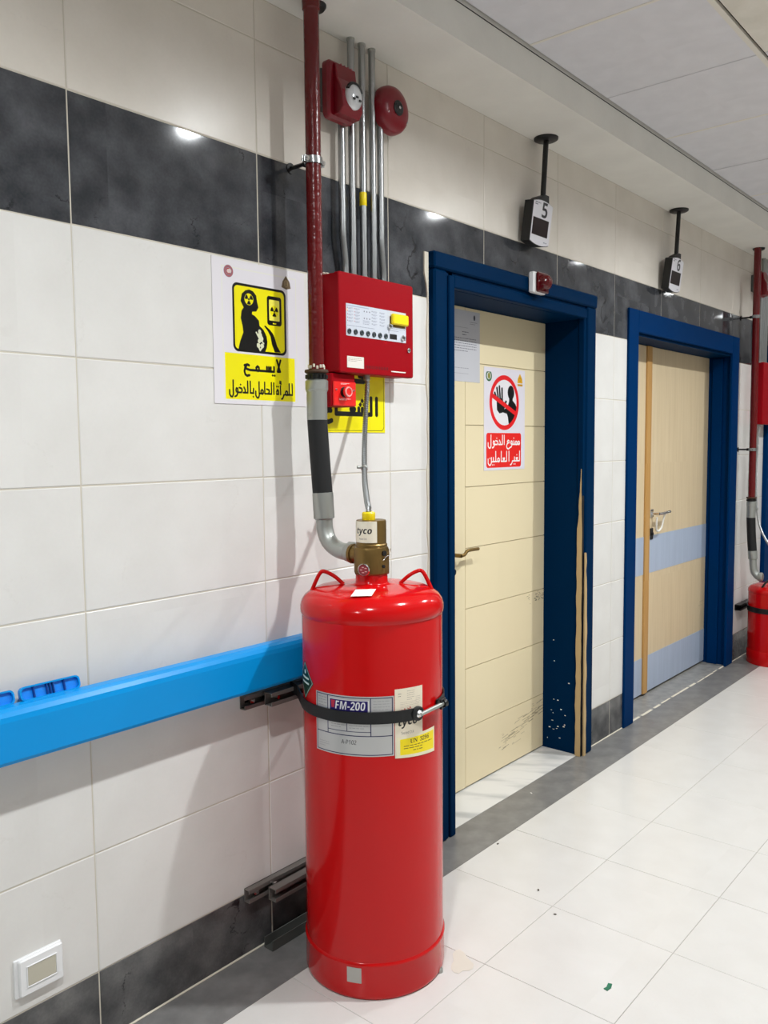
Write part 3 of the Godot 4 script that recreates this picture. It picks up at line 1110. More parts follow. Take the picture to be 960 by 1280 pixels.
func scuff_material() -> Array:
	var o := []
	for i in 3:
		var c := Canvas.new(512, 200, Color(0.93, 0.87, 0.72))
		var r := RandomNumberGenerator.new()
		r.seed = 40 + i
		if i == 0:
			for k in 70:
				var x := r.randf_range(200, 505)
				var y := 120 - (x - 200) * 0.27 + r.randfn(0, 16)
				var l := r.randf_range(6, 60)
				c.seg(Vector2(x, y), Vector2(minf(x + l, 511), y - l * 0.10 + r.randf_range(-2, 2)), r.randf_range(0.6, 2.2), Color(0.45, 0.39, 0.30).lerp(Color(0.75, 0.68, 0.53), r.randf()), false)
		if i == 2:
			for k in 34:
				var x := 505.0 - absf(r.randfn(0, 50))
				var y := 22.0 + r.randfn(0, 9)
				c.seg(Vector2(x, y), Vector2(x + r.randf_range(2, 16), y + r.randf_range(-3, 3)), r.randf_range(0.8, 3.0), Color(0.38, 0.33, 0.25).lerp(Color(0.72, 0.64, 0.5), r.randf()), false)
		var m := printed("scuffed_laminate", c, 0.38)
		o.append(m)
	return o


func wood_material(called: String, low: Color, high: Color, sd: int) -> StandardMaterial3D:
	var m := mat(called, Color.WHITE, 0.42)
	var n := noise(0.03, 4, FastNoiseLite.TYPE_SIMPLEX_SMOOTH, sd)
	var im := Image.create(256, 256, false, Image.FORMAT_RGBA8)
	for y in 256:
		for x in 256:
			im.set_pixel(x, y, low.lerp(high, clampf(0.5 + n.get_noise_2d(x * 3.0, y * 0.12) * 0.9, 0, 1)))
	m.albedo_texture = ImageTexture.create_from_image(im)
	m.uv1_triplanar = true
	m.uv1_world_triplanar = true
	m.uv1_scale = Vector3.ONE * 1.4
	return m


func handrail() -> void:
	var t := thing("handrail", "long bright blue hospital handrail along the tiled wall, left of the big cylinder", "handrail", Vector3(0, 0, 0))
	# profile in (z, y)
	var prof := PackedVector2Array([Vector2(0.030, 0.842), Vector2(0.072, 0.838), Vector2(0.081, 0.842), Vector2(0.085, 0.850), Vector2(0.085, 0.940), Vector2(0.082, 0.952), Vector2(0.074, 0.961), Vector2(0.060, 0.966), Vector2(0.034, 0.966), Vector2(0.030, 0.960)])
	var xf := Transform3D(Basis(Vector3(0, 0, 1), Vector3(0, 1, 0), Vector3(-1, 0, 0)), Vector3(2.30, 0, 0))
	obj("bumper", extrude_mesh(prof, 0.0, 3.3, xf), M.rail_blue, t)
	for x in [-0.5, 0.45, 1.25, 2.15]:
		obj("wall_bracket", slab(Vector3(x - 0.03, 0.87, 0.0), Vector3(x + 0.03, 0.935, 0.04), 0.004), M.rail_blue, t)


func clip_trays() -> void:
	var notes := ["blue plastic clip tray cut by the picture edge, lying on the handrail", "blue plastic clip tray with dark ribs lying behind the handrail edge, wholly in view"]
	var spans := [[0.735, 0.905], [0.918, 1.07]]
	for i in 2:
		var x0: float = spans[i][0]
		var x1: float = spans[i][1]
		var t := thing("clip_tray", notes[i], "clip tray", Vector3(x0, 0.962, 0.006), "blue clip trays on the handrail")
		var w := x1 - x0
		var h := 0.034
		var lean := Transform3D(Basis(Vector3.RIGHT, deg_to_rad(-16)), Vector3(0, 0, 0.022))
		var st := begin()
		extrude(st, round_rect(0, 0, w, h, 0.012), 0.0, 0.003, lean)
		obj("back", done(st), M.clip_blue, t)
		st = begin()
		var o := round_rect(0, 0, w, h, 0.012)
		var q := round_rect(0.004, 0.004, w - 0.008, h - 0.008, 0.009)
		for k in o.size():
			var m := (k + 1) % o.size()
			var a := Vector3(o[k].x, o[k].y, 0.011)
			var b := Vector3(o[m].x, o[m].y, 0.011)
			var c := Vector3(q[m].x, q[m].y, 0.011)
			var e := Vector3(q[k].x, q[k].y, 0.011)
			var dz := Vector3(0, 0, 0.009)
			quad(st, lean * a, lean * b, lean * c, lean * e, lean.basis * Vector3.BACK)
			quad(st, lean * a, lean * b, lean * (b - dz), lean * (a - dz), lean.basis * (a - Vector3(w * 0.5, h * 0.5, 0)))
			quad(st, lean * e, lean * c, lean * (c - dz), lean * (e - dz), lean.basis * (Vector3(w * 0.5, h * 0.5, 0) - e))
		obj("rim", done(st), M.rail_blue, t)
		for x in ([0.10, 0.13] if i == 0 else [0.035, 0.068, 0.076, 0.084, 0.112]):
			st = begin()
			box(st, Vector3(x, h * 0.5, 0.006), Vector3(0.004, h - 0.008, 0.008), 0.001, lean)
			obj("rib", done(st), mat("dark_blue_rib", Color(0.03, 0.25, 0.55), 0.3), t)


func fire_cylinder() -> void:
	var t := thing("suppression_cylinder", "tall glossy red gas cylinder with brass valve and labels, standing on the floor", "gas cylinder", CYL)
	var C := Vector3.ZERO
	obj("body", lathe_mesh([Vector2(0.2065, 0.098), Vector2(0.2065, 1.068), Vector2(0.2058, 1.072)], 96), M.red, t)
	obj("skirt", lathe_mesh([Vector2(0.195, 0.0), Vector2(0.2045, 0.0), Vector2(0.2085, 0.006), Vector2(0.2092, 0.012), Vector2(0.2092, 0.094), Vector2(0.2110, 0.099), Vector2(0.2112, 0.104), Vector2(0.2065, 0.109)], 96, Transform3D.IDENTITY, 60.0), M.red, t)
	obj("shoulder", lathe_mesh([Vector2(0.2058, 1.066), Vector2(0.2098, 1.072), Vector2(0.2108, 1.08), Vector2(0.2104, 1.092), Vector2(0.2065, 1.106), Vector2(0.198, 1.119), Vector2(0.184, 1.130), Vector2(0.165, 1.1385), Vector2(0.14, 1.144), Vector2(0.11, 1.1475), Vector2(0.075, 1.149), Vector2(0.052, 1.151), Vector2(0.0478, 1.156), Vector2(0.0467, 1.18), Vector2(0.0, 1.18)], 96, Transform3D.IDENTITY, 50.0), M.red, t)
	# lifting lugs, across the line of sight
	var rt := Vector3(0.647, 0, 0.763)
	for s in [-1.0, 1.0]:
		var st := begin()
		var e: Vector3 = rt * s
		tube(st, smooth_path([e * 0.178 + Vector3.UP * 1.126, e * 0.163 + Vector3.UP * 1.160, e * 0.149 + Vector3.UP * 1.184, e * 0.138 + Vector3.UP * 1.186, e * 0.11 + Vector3.UP * 1.172, e * 0.083 + Vector3.UP * 1.148], 5), 0.0058, 10)
		var off := rt.cross(Vector3.UP) * 0.022
		tube(st, smooth_path([e * 0.170 + Vector3.UP * 1.134, e * 0.14 + off + Vector3.UP * 1.142, e * 0.10 + off * 0.8 + Vector3.UP * 1.145, e * 0.085 + Vector3.UP * 1.147], 5), 0.0045, 8)
		obj("lifting_lug", done(st), M.red, t)
	# valve
	var v := obj("valve", valve_mesh(), M.brass, t)
	var sm := Canvas.new(220, 176, Color(0.93, 0.91, 0.83))
	sm.print_text("tyco", 50, 54, 132, 66, Color(0.05, 0.05, 0.05), 0.18)
	sm.print_text("Tested O.K", 72, 136, 70, 16, Color(0.4, 0.38, 0.36), 0.1, "Droid Sans", 400)
	obj("valve_label", wrap_label(C, 0.0452, 226, 117, 1.274, 1.336), printed("valve_label", sm, 0.5), v)
	var gauge := Transform3D(Basis(), Vector3.ZERO)
	var ga := deg_to_rad(161.0)
	var gd := Vector3(cos(ga), 0, sin(ga))
	var st := begin()
	lathe(st, [Vector2(0, 0), Vector2(0.0175, 0), Vector2(0.0185, 0.004), Vector2(0.0185, 0.014), Vector2(0.0165, 0.017), Vector2(0.0150, 0.0145)], 28, along(C + gd * 0.046 + Vector3.UP * 1.198, C + gd * 0.07 + Vector3.UP * 1.197))
	obj("gauge_rim", done(st), M.chrome, v)
	st = begin()
	lathe(st, [Vector2(0.0155, 0.013), Vector2(0.0, 0.0135)], 28, along(C + gd * 0.046 + Vector3.UP * 1.198, C + gd * 0.07 + Vector3.UP * 1.197))
	obj("gauge_face", done(st), mat("gauge_face", Color(0.60, 0.22, 0.25), 0.3), v)
	st = begin()
	var gx := along(C + gd * 0.046 + Vector3.UP * 1.198, C + gd * 0.07 + Vector3.UP * 1.197)
	for k in 5:
		var a := TAU * k / 5.0 + 0.3
		box(st, Vector3(cos(a) * 0.008, 0.0142, sin(a) * 0.008), Vector3(0.0022, 0.001, 0.0065), 0.0, gx)
	obj("gauge_marks", done(st), mat("gauge_marks", Color(0.90, 0.75, 0.72), 0.4), v)
	# side ports and the safety wire
	for e in [[95.0, 1.243, 0.008], [98.0, 1.205, 0.005]]:
		st = begin()
		var a := deg_to_rad(e[0])
		var dd := Vector3(cos(a), 0, sin(a))
		rod(st, C + dd * 0.044 + Vector3.UP * e[1], C + dd * 0.056 + Vector3.UP * e[1], e[2], 12)
		obj("port_plug", done(st), M.dark_steel, v)
	st = begin()
	var wire := []
	for i in 6:
		var a := deg_to_rad(102.0 - 9.0 * i)
		wire.append(C + Vector3(cos(a), 0, sin(a)) * 0.0565 + Vector3.UP * (1.222 + 0.0055 * i + 0.004 * sin(i * 1.4)))
	tube(st, smooth_path(wire, 4), 0.0016, 6)
	obj("safety_wire", done(st), M.chrome, v)
	# yellow actuator connector
	st = begin()
	lathe(st, [Vector2(0, 1.336), Vector2(0.0185, 1.336), Vector2(0.0195, 1.339), Vector2(0.0195, 1.357), Vector2(0.017, 1.3605), Vector2(0, 1.3605)], 8, Transform3D(Basis(), Vector3(-0.006, 0, -0.004)))
	obj("connector_cap", done(st), M.yellow, v)
	# labels
	var c := Canvas.new(400, 300, Color(0.80, 0.80, 0.80))
	var ink := Color(0.12, 0.12, 0.30)
	c.rect(6, 6, 388, 288, ink)
	c.rect(10, 10, 380, 280, Color(0.78, 0.78, 0.78))
	for x in [76, 290]:
		c.rect(x, 10, 4, 190, ink)
	c.rect(10, 196, 380, 4, ink)
	c.rect(76, 176, 214, 3, ink)
	c.rect(178, 130, 3, 48, ink)
	c.rect(88, 20, 196, 66, Color(0.95, 0.95, 0.95))
	c.rect(91, 23, 188, 60, Color(0.16, 0.12, 0.42))
	c.poly(PackedVector2Array([Vector2(97, 28), Vector2(120, 28), Vector2(115, 66), Vector2(100, 66)]), Color(0.75, 0.2, 0.3))
	c.print_text("FM-200", 120, 28, 148, 42, Color(0.96, 0.96, 0.96), 0.15)
	c.print_lines(18, 22, 52, 6, 14, 3, Color(0.62, 0.62, 0.64), 4)
	c.print_lines(304, 22, 76, 8, 14, 3, Color(0.66, 0.66, 0.68), 5)
	c.print_lines(96, 134, 76, 3, 12, 3, Color(0.6, 0.6, 0.62), 6)
	c.print_lines(190, 134, 92, 3, 12, 3, Color(0.6, 0.6, 0.62), 7)
	c.print_text("A-P102", 150, 220, 74, 22, Color(0.2, 0.2, 0.22), 0.1, "Droid Sans", 400)
	c.print_lines(24, 246, 60, 3, 11, 2, Color(0.6, 0.6, 0.62), 8)
	obj("rating_plate", wrap_label(C, 0.2072, 189.0, 122.6, 0.703, 0.871), printed("rating_plate", c, 0.32, 0.55), t)
	c = Canvas.new(220, 420, Color(0.93, 0.89, 0.80))
	c.print_lines(90, 18, 60, 5, 13, 2, Color(0.55, 0.5, 0.45), 11)
	c.print_lines(24, 30, 24, 2, 14, 3, Color(0.35, 0.3, 0.28), 12)
	c.print_lines(160, 60, 40, 5, 11, 2, Color(0.66, 0.6, 0.55), 13)
	c.print_lines(40, 84, 130, 4, 10, 2, Color(0.7, 0.64, 0.58), 17)
	for e in [[50, 128], [92, 122], [78, 138]]:
		c.path([Vector2(e[0], e[1]), Vector2(e[0] + 14, e[1] + 8), Vector2(e[0] + 22, e[1] - 6), Vector2(e[0] + 30, e[1] + 8)], 4, Color(0.75, 0.2, 0.15))
	c.print_text("tyco", 24, 176, 150, 68, Color(0.07, 0.06, 0.06), 0.18)
	c.print_text("Tested O.K", 44, 262, 100, 18, Color(0.42, 0.4, 0.38), 0.1, "Droid Sans", 400)
	obj("paper_label", wrap_label(C, 0.2073, 122.0, 97.0, 0.694, 0.888), printed("paper_label", c, 0.6), t)
	c = Canvas.new(300, 150, Color(0.93, 0.90, 0.78))
	c.rect(22, 18, 268, 112, Color(0.98, 0.88, 0.05))
	c.print_text("UN  3296", 90, 28, 150, 28, Color(0.12, 0.1, 0.05), 0.0, "Droid Serif")
	c.print_lines(46, 68, 220, 2, 16, 5, Color(0.45, 0.38, 0.1), 14)
	c.print_lines(110, 102, 90, 1, 16, 5, Color(0.45, 0.38, 0.1), 15)
	obj("hazard_label", wrap_label(C, 0.2077, 120.8, 82.0, 0.694, 0.752, 0.757, 0.684), printed("hazard_label", c, 0.5), t)
	# green diamond at the left side
	c = Canvas.new(200, 200, Color(0.05, 0.20, 0.12))
	c.path([Vector2(10, 10), Vector2(190, 10), Vector2(190, 190), Vector2(10, 190), Vector2(10, 10)], 5, Color(0.8, 0.85, 0.8))
	c.ellipse(Vector2(56, 56), 16, 16, Color(0.9, 0.93, 0.9))
	for i in 2:
		var m := Vector2(86 + 26 * i, 86 + 26 * i)
		c.path([m + Vector2(-46, 46), m + Vector2(46, -46)], 15, Color(0.85, 0.9, 0.85))
	obj("gas_class_label", diamond_patch(C, 0.2072, 208.0, 0.884, 0.056), printed("gas_class_label", c, 0.4), t)
	# paper stuck on the shoulder
	st = begin()
	var dc := Vector3(1.734, 1.1585, 0.381) - CYL
	var ax := Vector3(0.647, 0, 0.763)
	var ay := Vector3(-0.763, 0, 0.647)
	var q := []
	for e in [[-1, -1], [1, -1], [1, 1], [-1, 1]]:
		var w: Vector3 = dc + ax * (e[0] * 0.029 + e[1] * -0.006) + ay * e[1] * 0.033
		var rr := Vector2(w.x, w.z).length()
		w.y = 1.1502 if rr < 0.10 else lerpf(1.1502, 1.1445, (rr - 0.10) / 0.05)
		q.append(w)
	quad(st, q[0], q[1], q[2], q[3], Vector3.UP)
	obj("paper_tag", done(st), M.paper, t)
	var th := deg_to_rad(155.6)
	obj("blank_sticker", wrap_label(C, 0.2097, 161.4, 149.8, 0.050, 0.0945), mat("grey_sticker", Color(0.70, 0.685, 0.66), 0.6), t)
	st = begin()
	var fa := deg_to_rad(72.0)
	lathe(st, [Vector2(0, 0), Vector2(0.009, 0), Vector2(0.009, 0.010), Vector2(0.006, 0.014), Vector2(0, 0.014)], 14, Transform3D(Basis(), C + Vector3(cos(fa), 0, sin(fa)) * 0.207))
	obj("foot_stud", done(st), M.zinc, t)


func diamond_patch(c: Vector3, r: float, th: float, y: float, h: float) -> ArrayMesh:
	var st := begin()
	st.set_smooth_group(1)
	var n := 10
	for i in n:
		for j in n:
			var q := []
			for e in [[0, 0], [1, 0], [1, 1], [0, 1]]:
				var a: float = (i + e[0]) / float(n)
				var b: float = (j + e[1]) / float(n)
				# turn the square onto its corner
				var dx: float = (a - b) * h
				var dy: float = (1.0 - a - b) * h
				var an: float = deg_to_rad(th) - dx / r
				q.append([c + Vector3(cos(an), 0, sin(an)) * r + Vector3.UP * (y + dy), Vector2(a, b)])
			for t in [[0, 1, 2], [0, 2, 3]]:
				var o: Vector3 = (q[0][0] - c) * Vector3(1, 0, 1)
				var pa: Vector3 = q[t[0]][0]
				var pb: Vector3 = q[t[1]][0]
				var pc: Vector3 = q[t[2]][0]
				var order: Array = t if (pc - pa).cross(pb - pa).dot(o) > 0.0 else [t[0], t[2], t[1]]
				for v in order:
					st.set_uv(q[v][1])
					st.add_vertex(q[v][0])
	return done(st)


func valve_mesh() -> ArrayMesh:
	var st := begin()
	lathe(st, [Vector2(0, 1.18), Vector2(0.0530, 1.18), Vector2(0.0545, 1.184), Vector2(0.0545, 1.250), Vector2(0.052, 1.258), Vector2(0.046, 1.261)], 8, Transform3D(Basis(Vector3.UP, deg_to_rad(-22.0)), Vector3.ZERO), 20.0)
	lathe(st, [Vector2(0.047, 1.258), Vector2(0.047, 1.266), Vector2(0.0445, 1.269), Vector2(0.0445, 1.333), Vector2(0.0425, 1.3375), Vector2(0.0, 1.3385)], 40)
	# outlet towards the wall
	lathe(st, [Vector2(0, 0.0), Vector2(0.026, 0.0), Vector2(0.026, 0.020), Vector2(0.030, 0.021), Vector2(0.030, 0.03), Vector2(0.0, 0.03)], 24, along(Vector3(0, 1.232, -0.045), Vector3(0, 1.232, -0.2)))
	return done(st)


func strap_band(st: SurfaceTool, pts: Array, h: float) -> void:
	for i in range(pts.size() - 1):
		var a: Vector3 = pts[i]
		var b: Vector3 = pts[i + 1]
		var na := Vector3(a.x, 0, a.z).normalized() * 0.0035
		var nb := Vector3(b.x, 0, b.z).normalized() * 0.0035
		var U := Vector3.UP * h
		quad(st, a + na - U, b + nb - U, b + nb + U, a + na + U, na)
		quad(st, a - U, b - U, b + U, a + U, -na)
		quad(st, a + U, b + U, b + nb + U, a + na + U, Vector3.UP)
		quad(st, a - U, b - U, b + nb - U, a + na - U, Vector3.DOWN)


func cylinder_strap() -> void:
	var t := thing("retaining_strap", "black steel strap clamped round the tall red cylinder in front, bolted to the wall channel", "strap", Vector3(CYL.x, 0, CYL.z))
	var y := 0.812
	var st := begin()
	var pts := []
	for i in 41:
		var a := deg_to_rad(lerpf(103.0, 216.0, i / 40.0))
		pts.append(Vector3(cos(a) * 0.2090, y, sin(a) * 0.2090))
	pts.append(Vector3(1.745 - CYL.x, y, 0.10 - CYL.z))
	pts.append(Vector3(1.765 - CYL.x, y, 0.05 - CYL.z))
	strap_band(st, pts, 0.0165)
	var ea := deg_to_rad(103.0)
	var er := Vector3(cos(ea), 0, sin(ea))
	lathe(st, [Vector2(0, 0), Vector2(0.0195, 0), Vector2(0.0205, 0.003), Vector2(0.0205, 0.008), Vector2(0.018, 0.010), Vector2(0, 0.010)], 24, along(er * 0.2075 + Vector3.UP * y, er * 0.3 + Vector3.UP * y))
	obj("band", done(st), M.strap, t)
	st = begin()
	pts = []
	for i in 31:
		var a := deg_to_rad(lerpf(80.0, -44.0, i / 30.0))
		pts.append(Vector3(cos(a) * 0.2090, y + 0.004, sin(a) * 0.2090))
	pts.append(Vector3(1.99 - CYL.x, y, 0.10 - CYL.z))
	pts.append(Vector3(1.97 - CYL.x, y, 0.05 - CYL.z))
	strap_band(st, pts, 0.014)
	var ta := deg_to_rad(76.0)
	var tr := Vector3(cos(ta), 0, sin(ta))
	box(st, Vector3.ZERO, Vector3(0.008, 0.030, 0.030), 0.002, Transform3D(Basis(Vector3.UP, -ta), tr * 0.224 + Vector3.UP * (y + 0.006)))
	obj("rear_band", done(st), M.strap, t)
	st = begin()
	lathe(st, [Vector2(0, 0), Vector2(0.010, 0), Vector2(0.010, 0.004), Vector2(0.006, 0.009), Vector2(0, 0.010)], 16, along(er * 0.217 + Vector3.UP * y, er * 0.3 + Vector3.UP * y))
	obj("bolt", done(st), M.chrome, t)
	var a0 := er * 0.224 + Vector3.UP * y
	var a1 := tr * 0.2275 + Vector3.UP * (y + 0.0065)
	var dirn := (a1 - a0).normalized()
	st = begin()
	rod(st, a0, a1 + dirn * 0.014, 0.0058, 10)
	obj("tension_rod", done(st), M.zinc, t)
	st = begin()
	rod(st, a1 - dirn * 0.004, a1 + dirn * 0.008, 0.0125, 6)
	obj("end_nut", done(st), M.black, t)


func strut(st: SurfaceTool, x0: float, x1: float, y: float, z: float, h := 0.041, d := 0.022) -> void:
	box(st, Vector3((x0 + x1) * 0.5, y, z + 0.0015), Vector3(x1 - x0, h, 0.003))
	for s in [-1.0, 1.0]:
		box(st, Vector3((x0 + x1) * 0.5, y + s * (h * 0.5 - 0.0015), z + d * 0.5), Vector3(x1 - x0, 0.003, d), 0.0005)
		box(st, Vector3((x0 + x1) * 0.5, y + s * (h * 0.5 - 0.006), z + d), Vector3(x1 - x0, 0.012, 0.003), 0.0005)


func brackets() -> void:
	var notes := ["slotted steel channel on the wall under the blue handrail, holding the cylinder strap", "slotted steel channel on the wall above the dark baseboard, behind the cylinder foot"]
	var ys := [0.792, 0.192]
	for i in 2:
		var y: float = ys[i]
		var t := thing("wall_channel", notes[i], "bracket", Vector3(0, y, 0))
		var st := begin()
		strut(st, 1.60, 2.12, 0.0, 0.0)
		obj("back_channel", done(st), M.channel, t)
		st = begin()
		strut(st, 1.665, 2.08, 0.004 - 0.012 * i, 0.038, 0.041, 0.03)
		obj("front_channel", done(st), M.channel, t)
		for x in [1.70, 2.0]:
			st = begin()
			rod(st, Vector3(x, 0.004, 0.002), Vector3(x, 0.004, 0.062), 0.006, 10)
			rod(st, Vector3(x, 0.004, 0.026), Vector3(x, 0.004, 0.036), 0.010, 6)
			obj("bolt", done(st), M.chrome, t)
		st = begin()
		rod(st, Vector3(1.635, 0.0, 0.004), Vector3(1.635, 0.0, 0.018), 0.010, 6)
		obj("bolt", done(st), M.chrome, t)
		for k in 7:
			obj("slot", slab(Vector3(1.616 + 0.07 * k, -0.006, 0.0029), Vector3(1.644 + 0.07 * k, 0.006, 0.0035)), M.black, t)
	var f := thing("floor_channel", "short dark steel channel lying on the floor against the dark baseboard, left of the cylinder", "bracket", Vector3(0, 0, 0.012))
	obj("web", slab(Vector3(1.665, 0.0, 0.0), Vector3(2.10, 0.004, 0.04), 0.001), M.floor_channel, f)
	obj("flange", slab(Vector3(1.665, 0.0, 0.0), Vector3(2.10, 0.034, 0.003), 0.001), M.floor_channel, f)
	obj("flange", slab(Vector3(1.665, 0.0, 0.037), Vector3(2.10, 0.034, 0.04), 0.001), M.floor_channel, f)


func red_pipe() -> void:
	var t := thing("fire_pipe", "red painted gas pipe dropping from the ceiling beside the red control panel, in front", "pipe", Vector3(1.845, 0, 0.1))
	obj("pipe", lathe_mesh([Vector2(0.0, 1.775), Vector2(0.0232, 1.775), Vector2(0.0232, SOFFIT_Y - 0.03), Vector2(0.0262, SOFFIT_Y - 0.026), Vector2(0.0275, SOFFIT_Y), Vector2(0, SOFFIT_Y)], 28), M.red_pipe, t)
	var st := begin()
	lathe(st, [Vector2(0.0, SOFFIT_Y - 0.014), Vector2(0.030, SOFFIT_Y - 0.013), Vector2(0.036, SOFFIT_Y - 0.005), Vector2(0.036, SOFFIT_Y - 0.0005)], 28, Transform3D(Basis(), Vector3(0.026, 0, -0.012)))
	obj("ceiling_flange", done(st), M.dark_steel, t)
	# chipped paint rim above the union
	st = begin()
	for i in 14:
		var a := TAU * i / 14.0
		box(st, Vector3(cos(a) * 0.0228, 1.793 + 0.003 * sin(i * 2.3), sin(a) * 0.0228), Vector3(0.006, 0.010, 0.006), 0.001)
	obj("chipped_rim", done(st), M.caulk, t)
	pipe_clamp(Vector3(1.845, 2.40, 0.1), "galvanised split clamp holding the red pipe to the wall at the dark tile band")


func pipe_clamp(at: Vector3, note: String) -> void:
	var t := thing("pipe_clamp", note, "clamp", at)
	var st := begin()
	lathe(st, [Vector2(0.0236, -0.010), Vector2(0.0275, -0.010), Vector2(0.0275, 0.010), Vector2(0.0236, 0.010)], 28)
	obj("ring", done(st), M.galv, t)
	for s in [-1.0, 1.0]:
		st = begin()
		box(st, Vector3(s * 0.034, 0, 0.004), Vector3(0.016, 0.02, 0.004), 0.001)
		box(st, Vector3(s * 0.034, 0, -0.004), Vector3(0.016, 0.02, 0.004), 0.001)
		obj("ear", done(st), M.galv, t)
		st = begin()
		rod(st, Vector3(s * 0.034, 0, -0.012), Vector3(s * 0.034, 0, 0.014), 0.0045, 10)
		rod(st, Vector3(s * 0.034, 0, 0.006), Vector3(s * 0.034, 0, 0.011), 0.0075, 6)
		obj("bolt", done(st), M.chrome, t)
	st = begin()
	rod(st, Vector3(0, 0, -at.z), Vector3(0, 0, -0.024), 0.006, 10)
	rod(st, Vector3(0, 0, -0.040), Vector3(0, 0, -0.026), 0.010, 6)
	rod(st, Vector3(0, 0, -at.z), Vector3(0, 0, -at.z + 0.004), 0.016, 16)
	obj("wall_rod", done(st), M.dark_steel, t)


func hose_parts(t: Node3D, y_top: float, y_hose: float, y_ferrule: float, y_elbow: float, y_out: float, z0: float, drift: float, z_out: float, r: float) -> void:
	# all in the thing's own frame: the pipe's axis is x = 0, z = 0
	var st := begin()
	lathe(st, [Vector2(r * 0.7, y_top - 0.003), Vector2(r * 1.12, y_top - 0.003), Vector2(r * 1.16, y_top - 0.010), Vector2(r * 1.0, y_top - 0.014)], 24)
	obj("thread_ring", done(st), M.brown, t)
	st = begin()
	for i in 16:
		var a := TAU * i / 16.0
		box(st, Vector3(cos(a) * r * 0.96, y_top - 0.024, sin(a) * r * 0.96), Vector3(0.007, 0.012, 0.007), 0.001)
	lathe(st, [Vector2(0, y_top - 0.014), Vector2(r * 0.9, y_top - 0.014), Vector2(r * 0.9, y_top - 0.034)], 24)
	obj("teeth_ring", done(st), M.dark_steel, t)
	st = begin()
	var a1 := y_top - 0.032
	lathe(st, [Vector2(r * 0.95, a1), Vector2(r * 1.10, a1 - 0.004), Vector2(r * 1.10, a1 - 0.030), Vector2(r * 1.0, a1 - 0.038)], 8, Transform3D.IDENTITY, 20.0)
	lathe(st, [Vector2(r * 0.99, a1 - 0.034), Vector2(r * 0.99, y_hose)], 28)
	obj("union", done(st), M.zinc, t)
	var p0 := Vector3(0, y_hose + 0.004, z0)
	var p1 := Vector3(0.011, y_ferrule - 0.004, z0 + drift)
	var mid := p0.lerp(p1, 0.5) + Vector3(0.001, 0, -drift * 0.2)
	st = begin()
	tube(st, smooth_path([p0 + Vector3(0, 0.03, 0), p0, mid, p1, p1 - Vector3(0, 0.02, -drift * 0.2)], 6), r * 0.98, 22)
	obj("rubber_hose", done(st), M.rubber, t)
	st = begin()
	var e0 := Vector3(0.011, y_ferrule, z0 + drift)
	var e1 := Vector3(0.012, y_elbow, z0 + drift + 0.004)
	var fx := along(e0, e1)
	var fl := e0.distance_to(e1)
	lathe(st, [Vector2(r * 0.9, 0), Vector2(r * 1.05, 0.002), Vector2(r * 1.05, fl * 0.95), Vector2(r * 0.85, fl)], 12, fx, 20.0)
	obj("ferrule", done(st), M.zinc, t)
	st = begin()
	var dz := z_out - e1.z
	var drop := y_elbow - y_out
	tube(st, smooth_path([e1 + Vector3(0, 0.01, 0), e1 - Vector3(0, drop * 0.35, -0.003), e1 + Vector3(0, -drop * 0.72, dz * 0.16), e1 + Vector3(0, -drop * 0.96, dz * 0.48), Vector3(0.012, y_out, z_out - 0.02), Vector3(0.012, y_out, z_out)], 8), r * 0.82, 22)
	obj("elbow", done(st), M.zinc, t)
	st = begin()
	lathe(st, [Vector2(0, 0), Vector2(r * 0.98, 0), Vector2(r * 1.02, 0.004), Vector2(r * 1.02, 0.026), Vector2(r * 0.9, 0.03), Vector2(0, 0.03)], 8, along(Vector3(0.012, y_out, z_out - 0.03), Vector3(0.012, y_out, z_out)), 20.0)
	obj("elbow_nut", done(st), M.zinc, t)


func discharge_hose() -> void:
	var t := thing("discharge_hose", "black rubber discharge hose with zinc union and elbow joining red pipe to brass valve", "hose", Vector3(1.845, 0, 0.1))
	hose_parts(t, 1.787, 1.633, 1.412, 1.328, 1.234, 0.0, 0.008, 0.142, 0.0315)


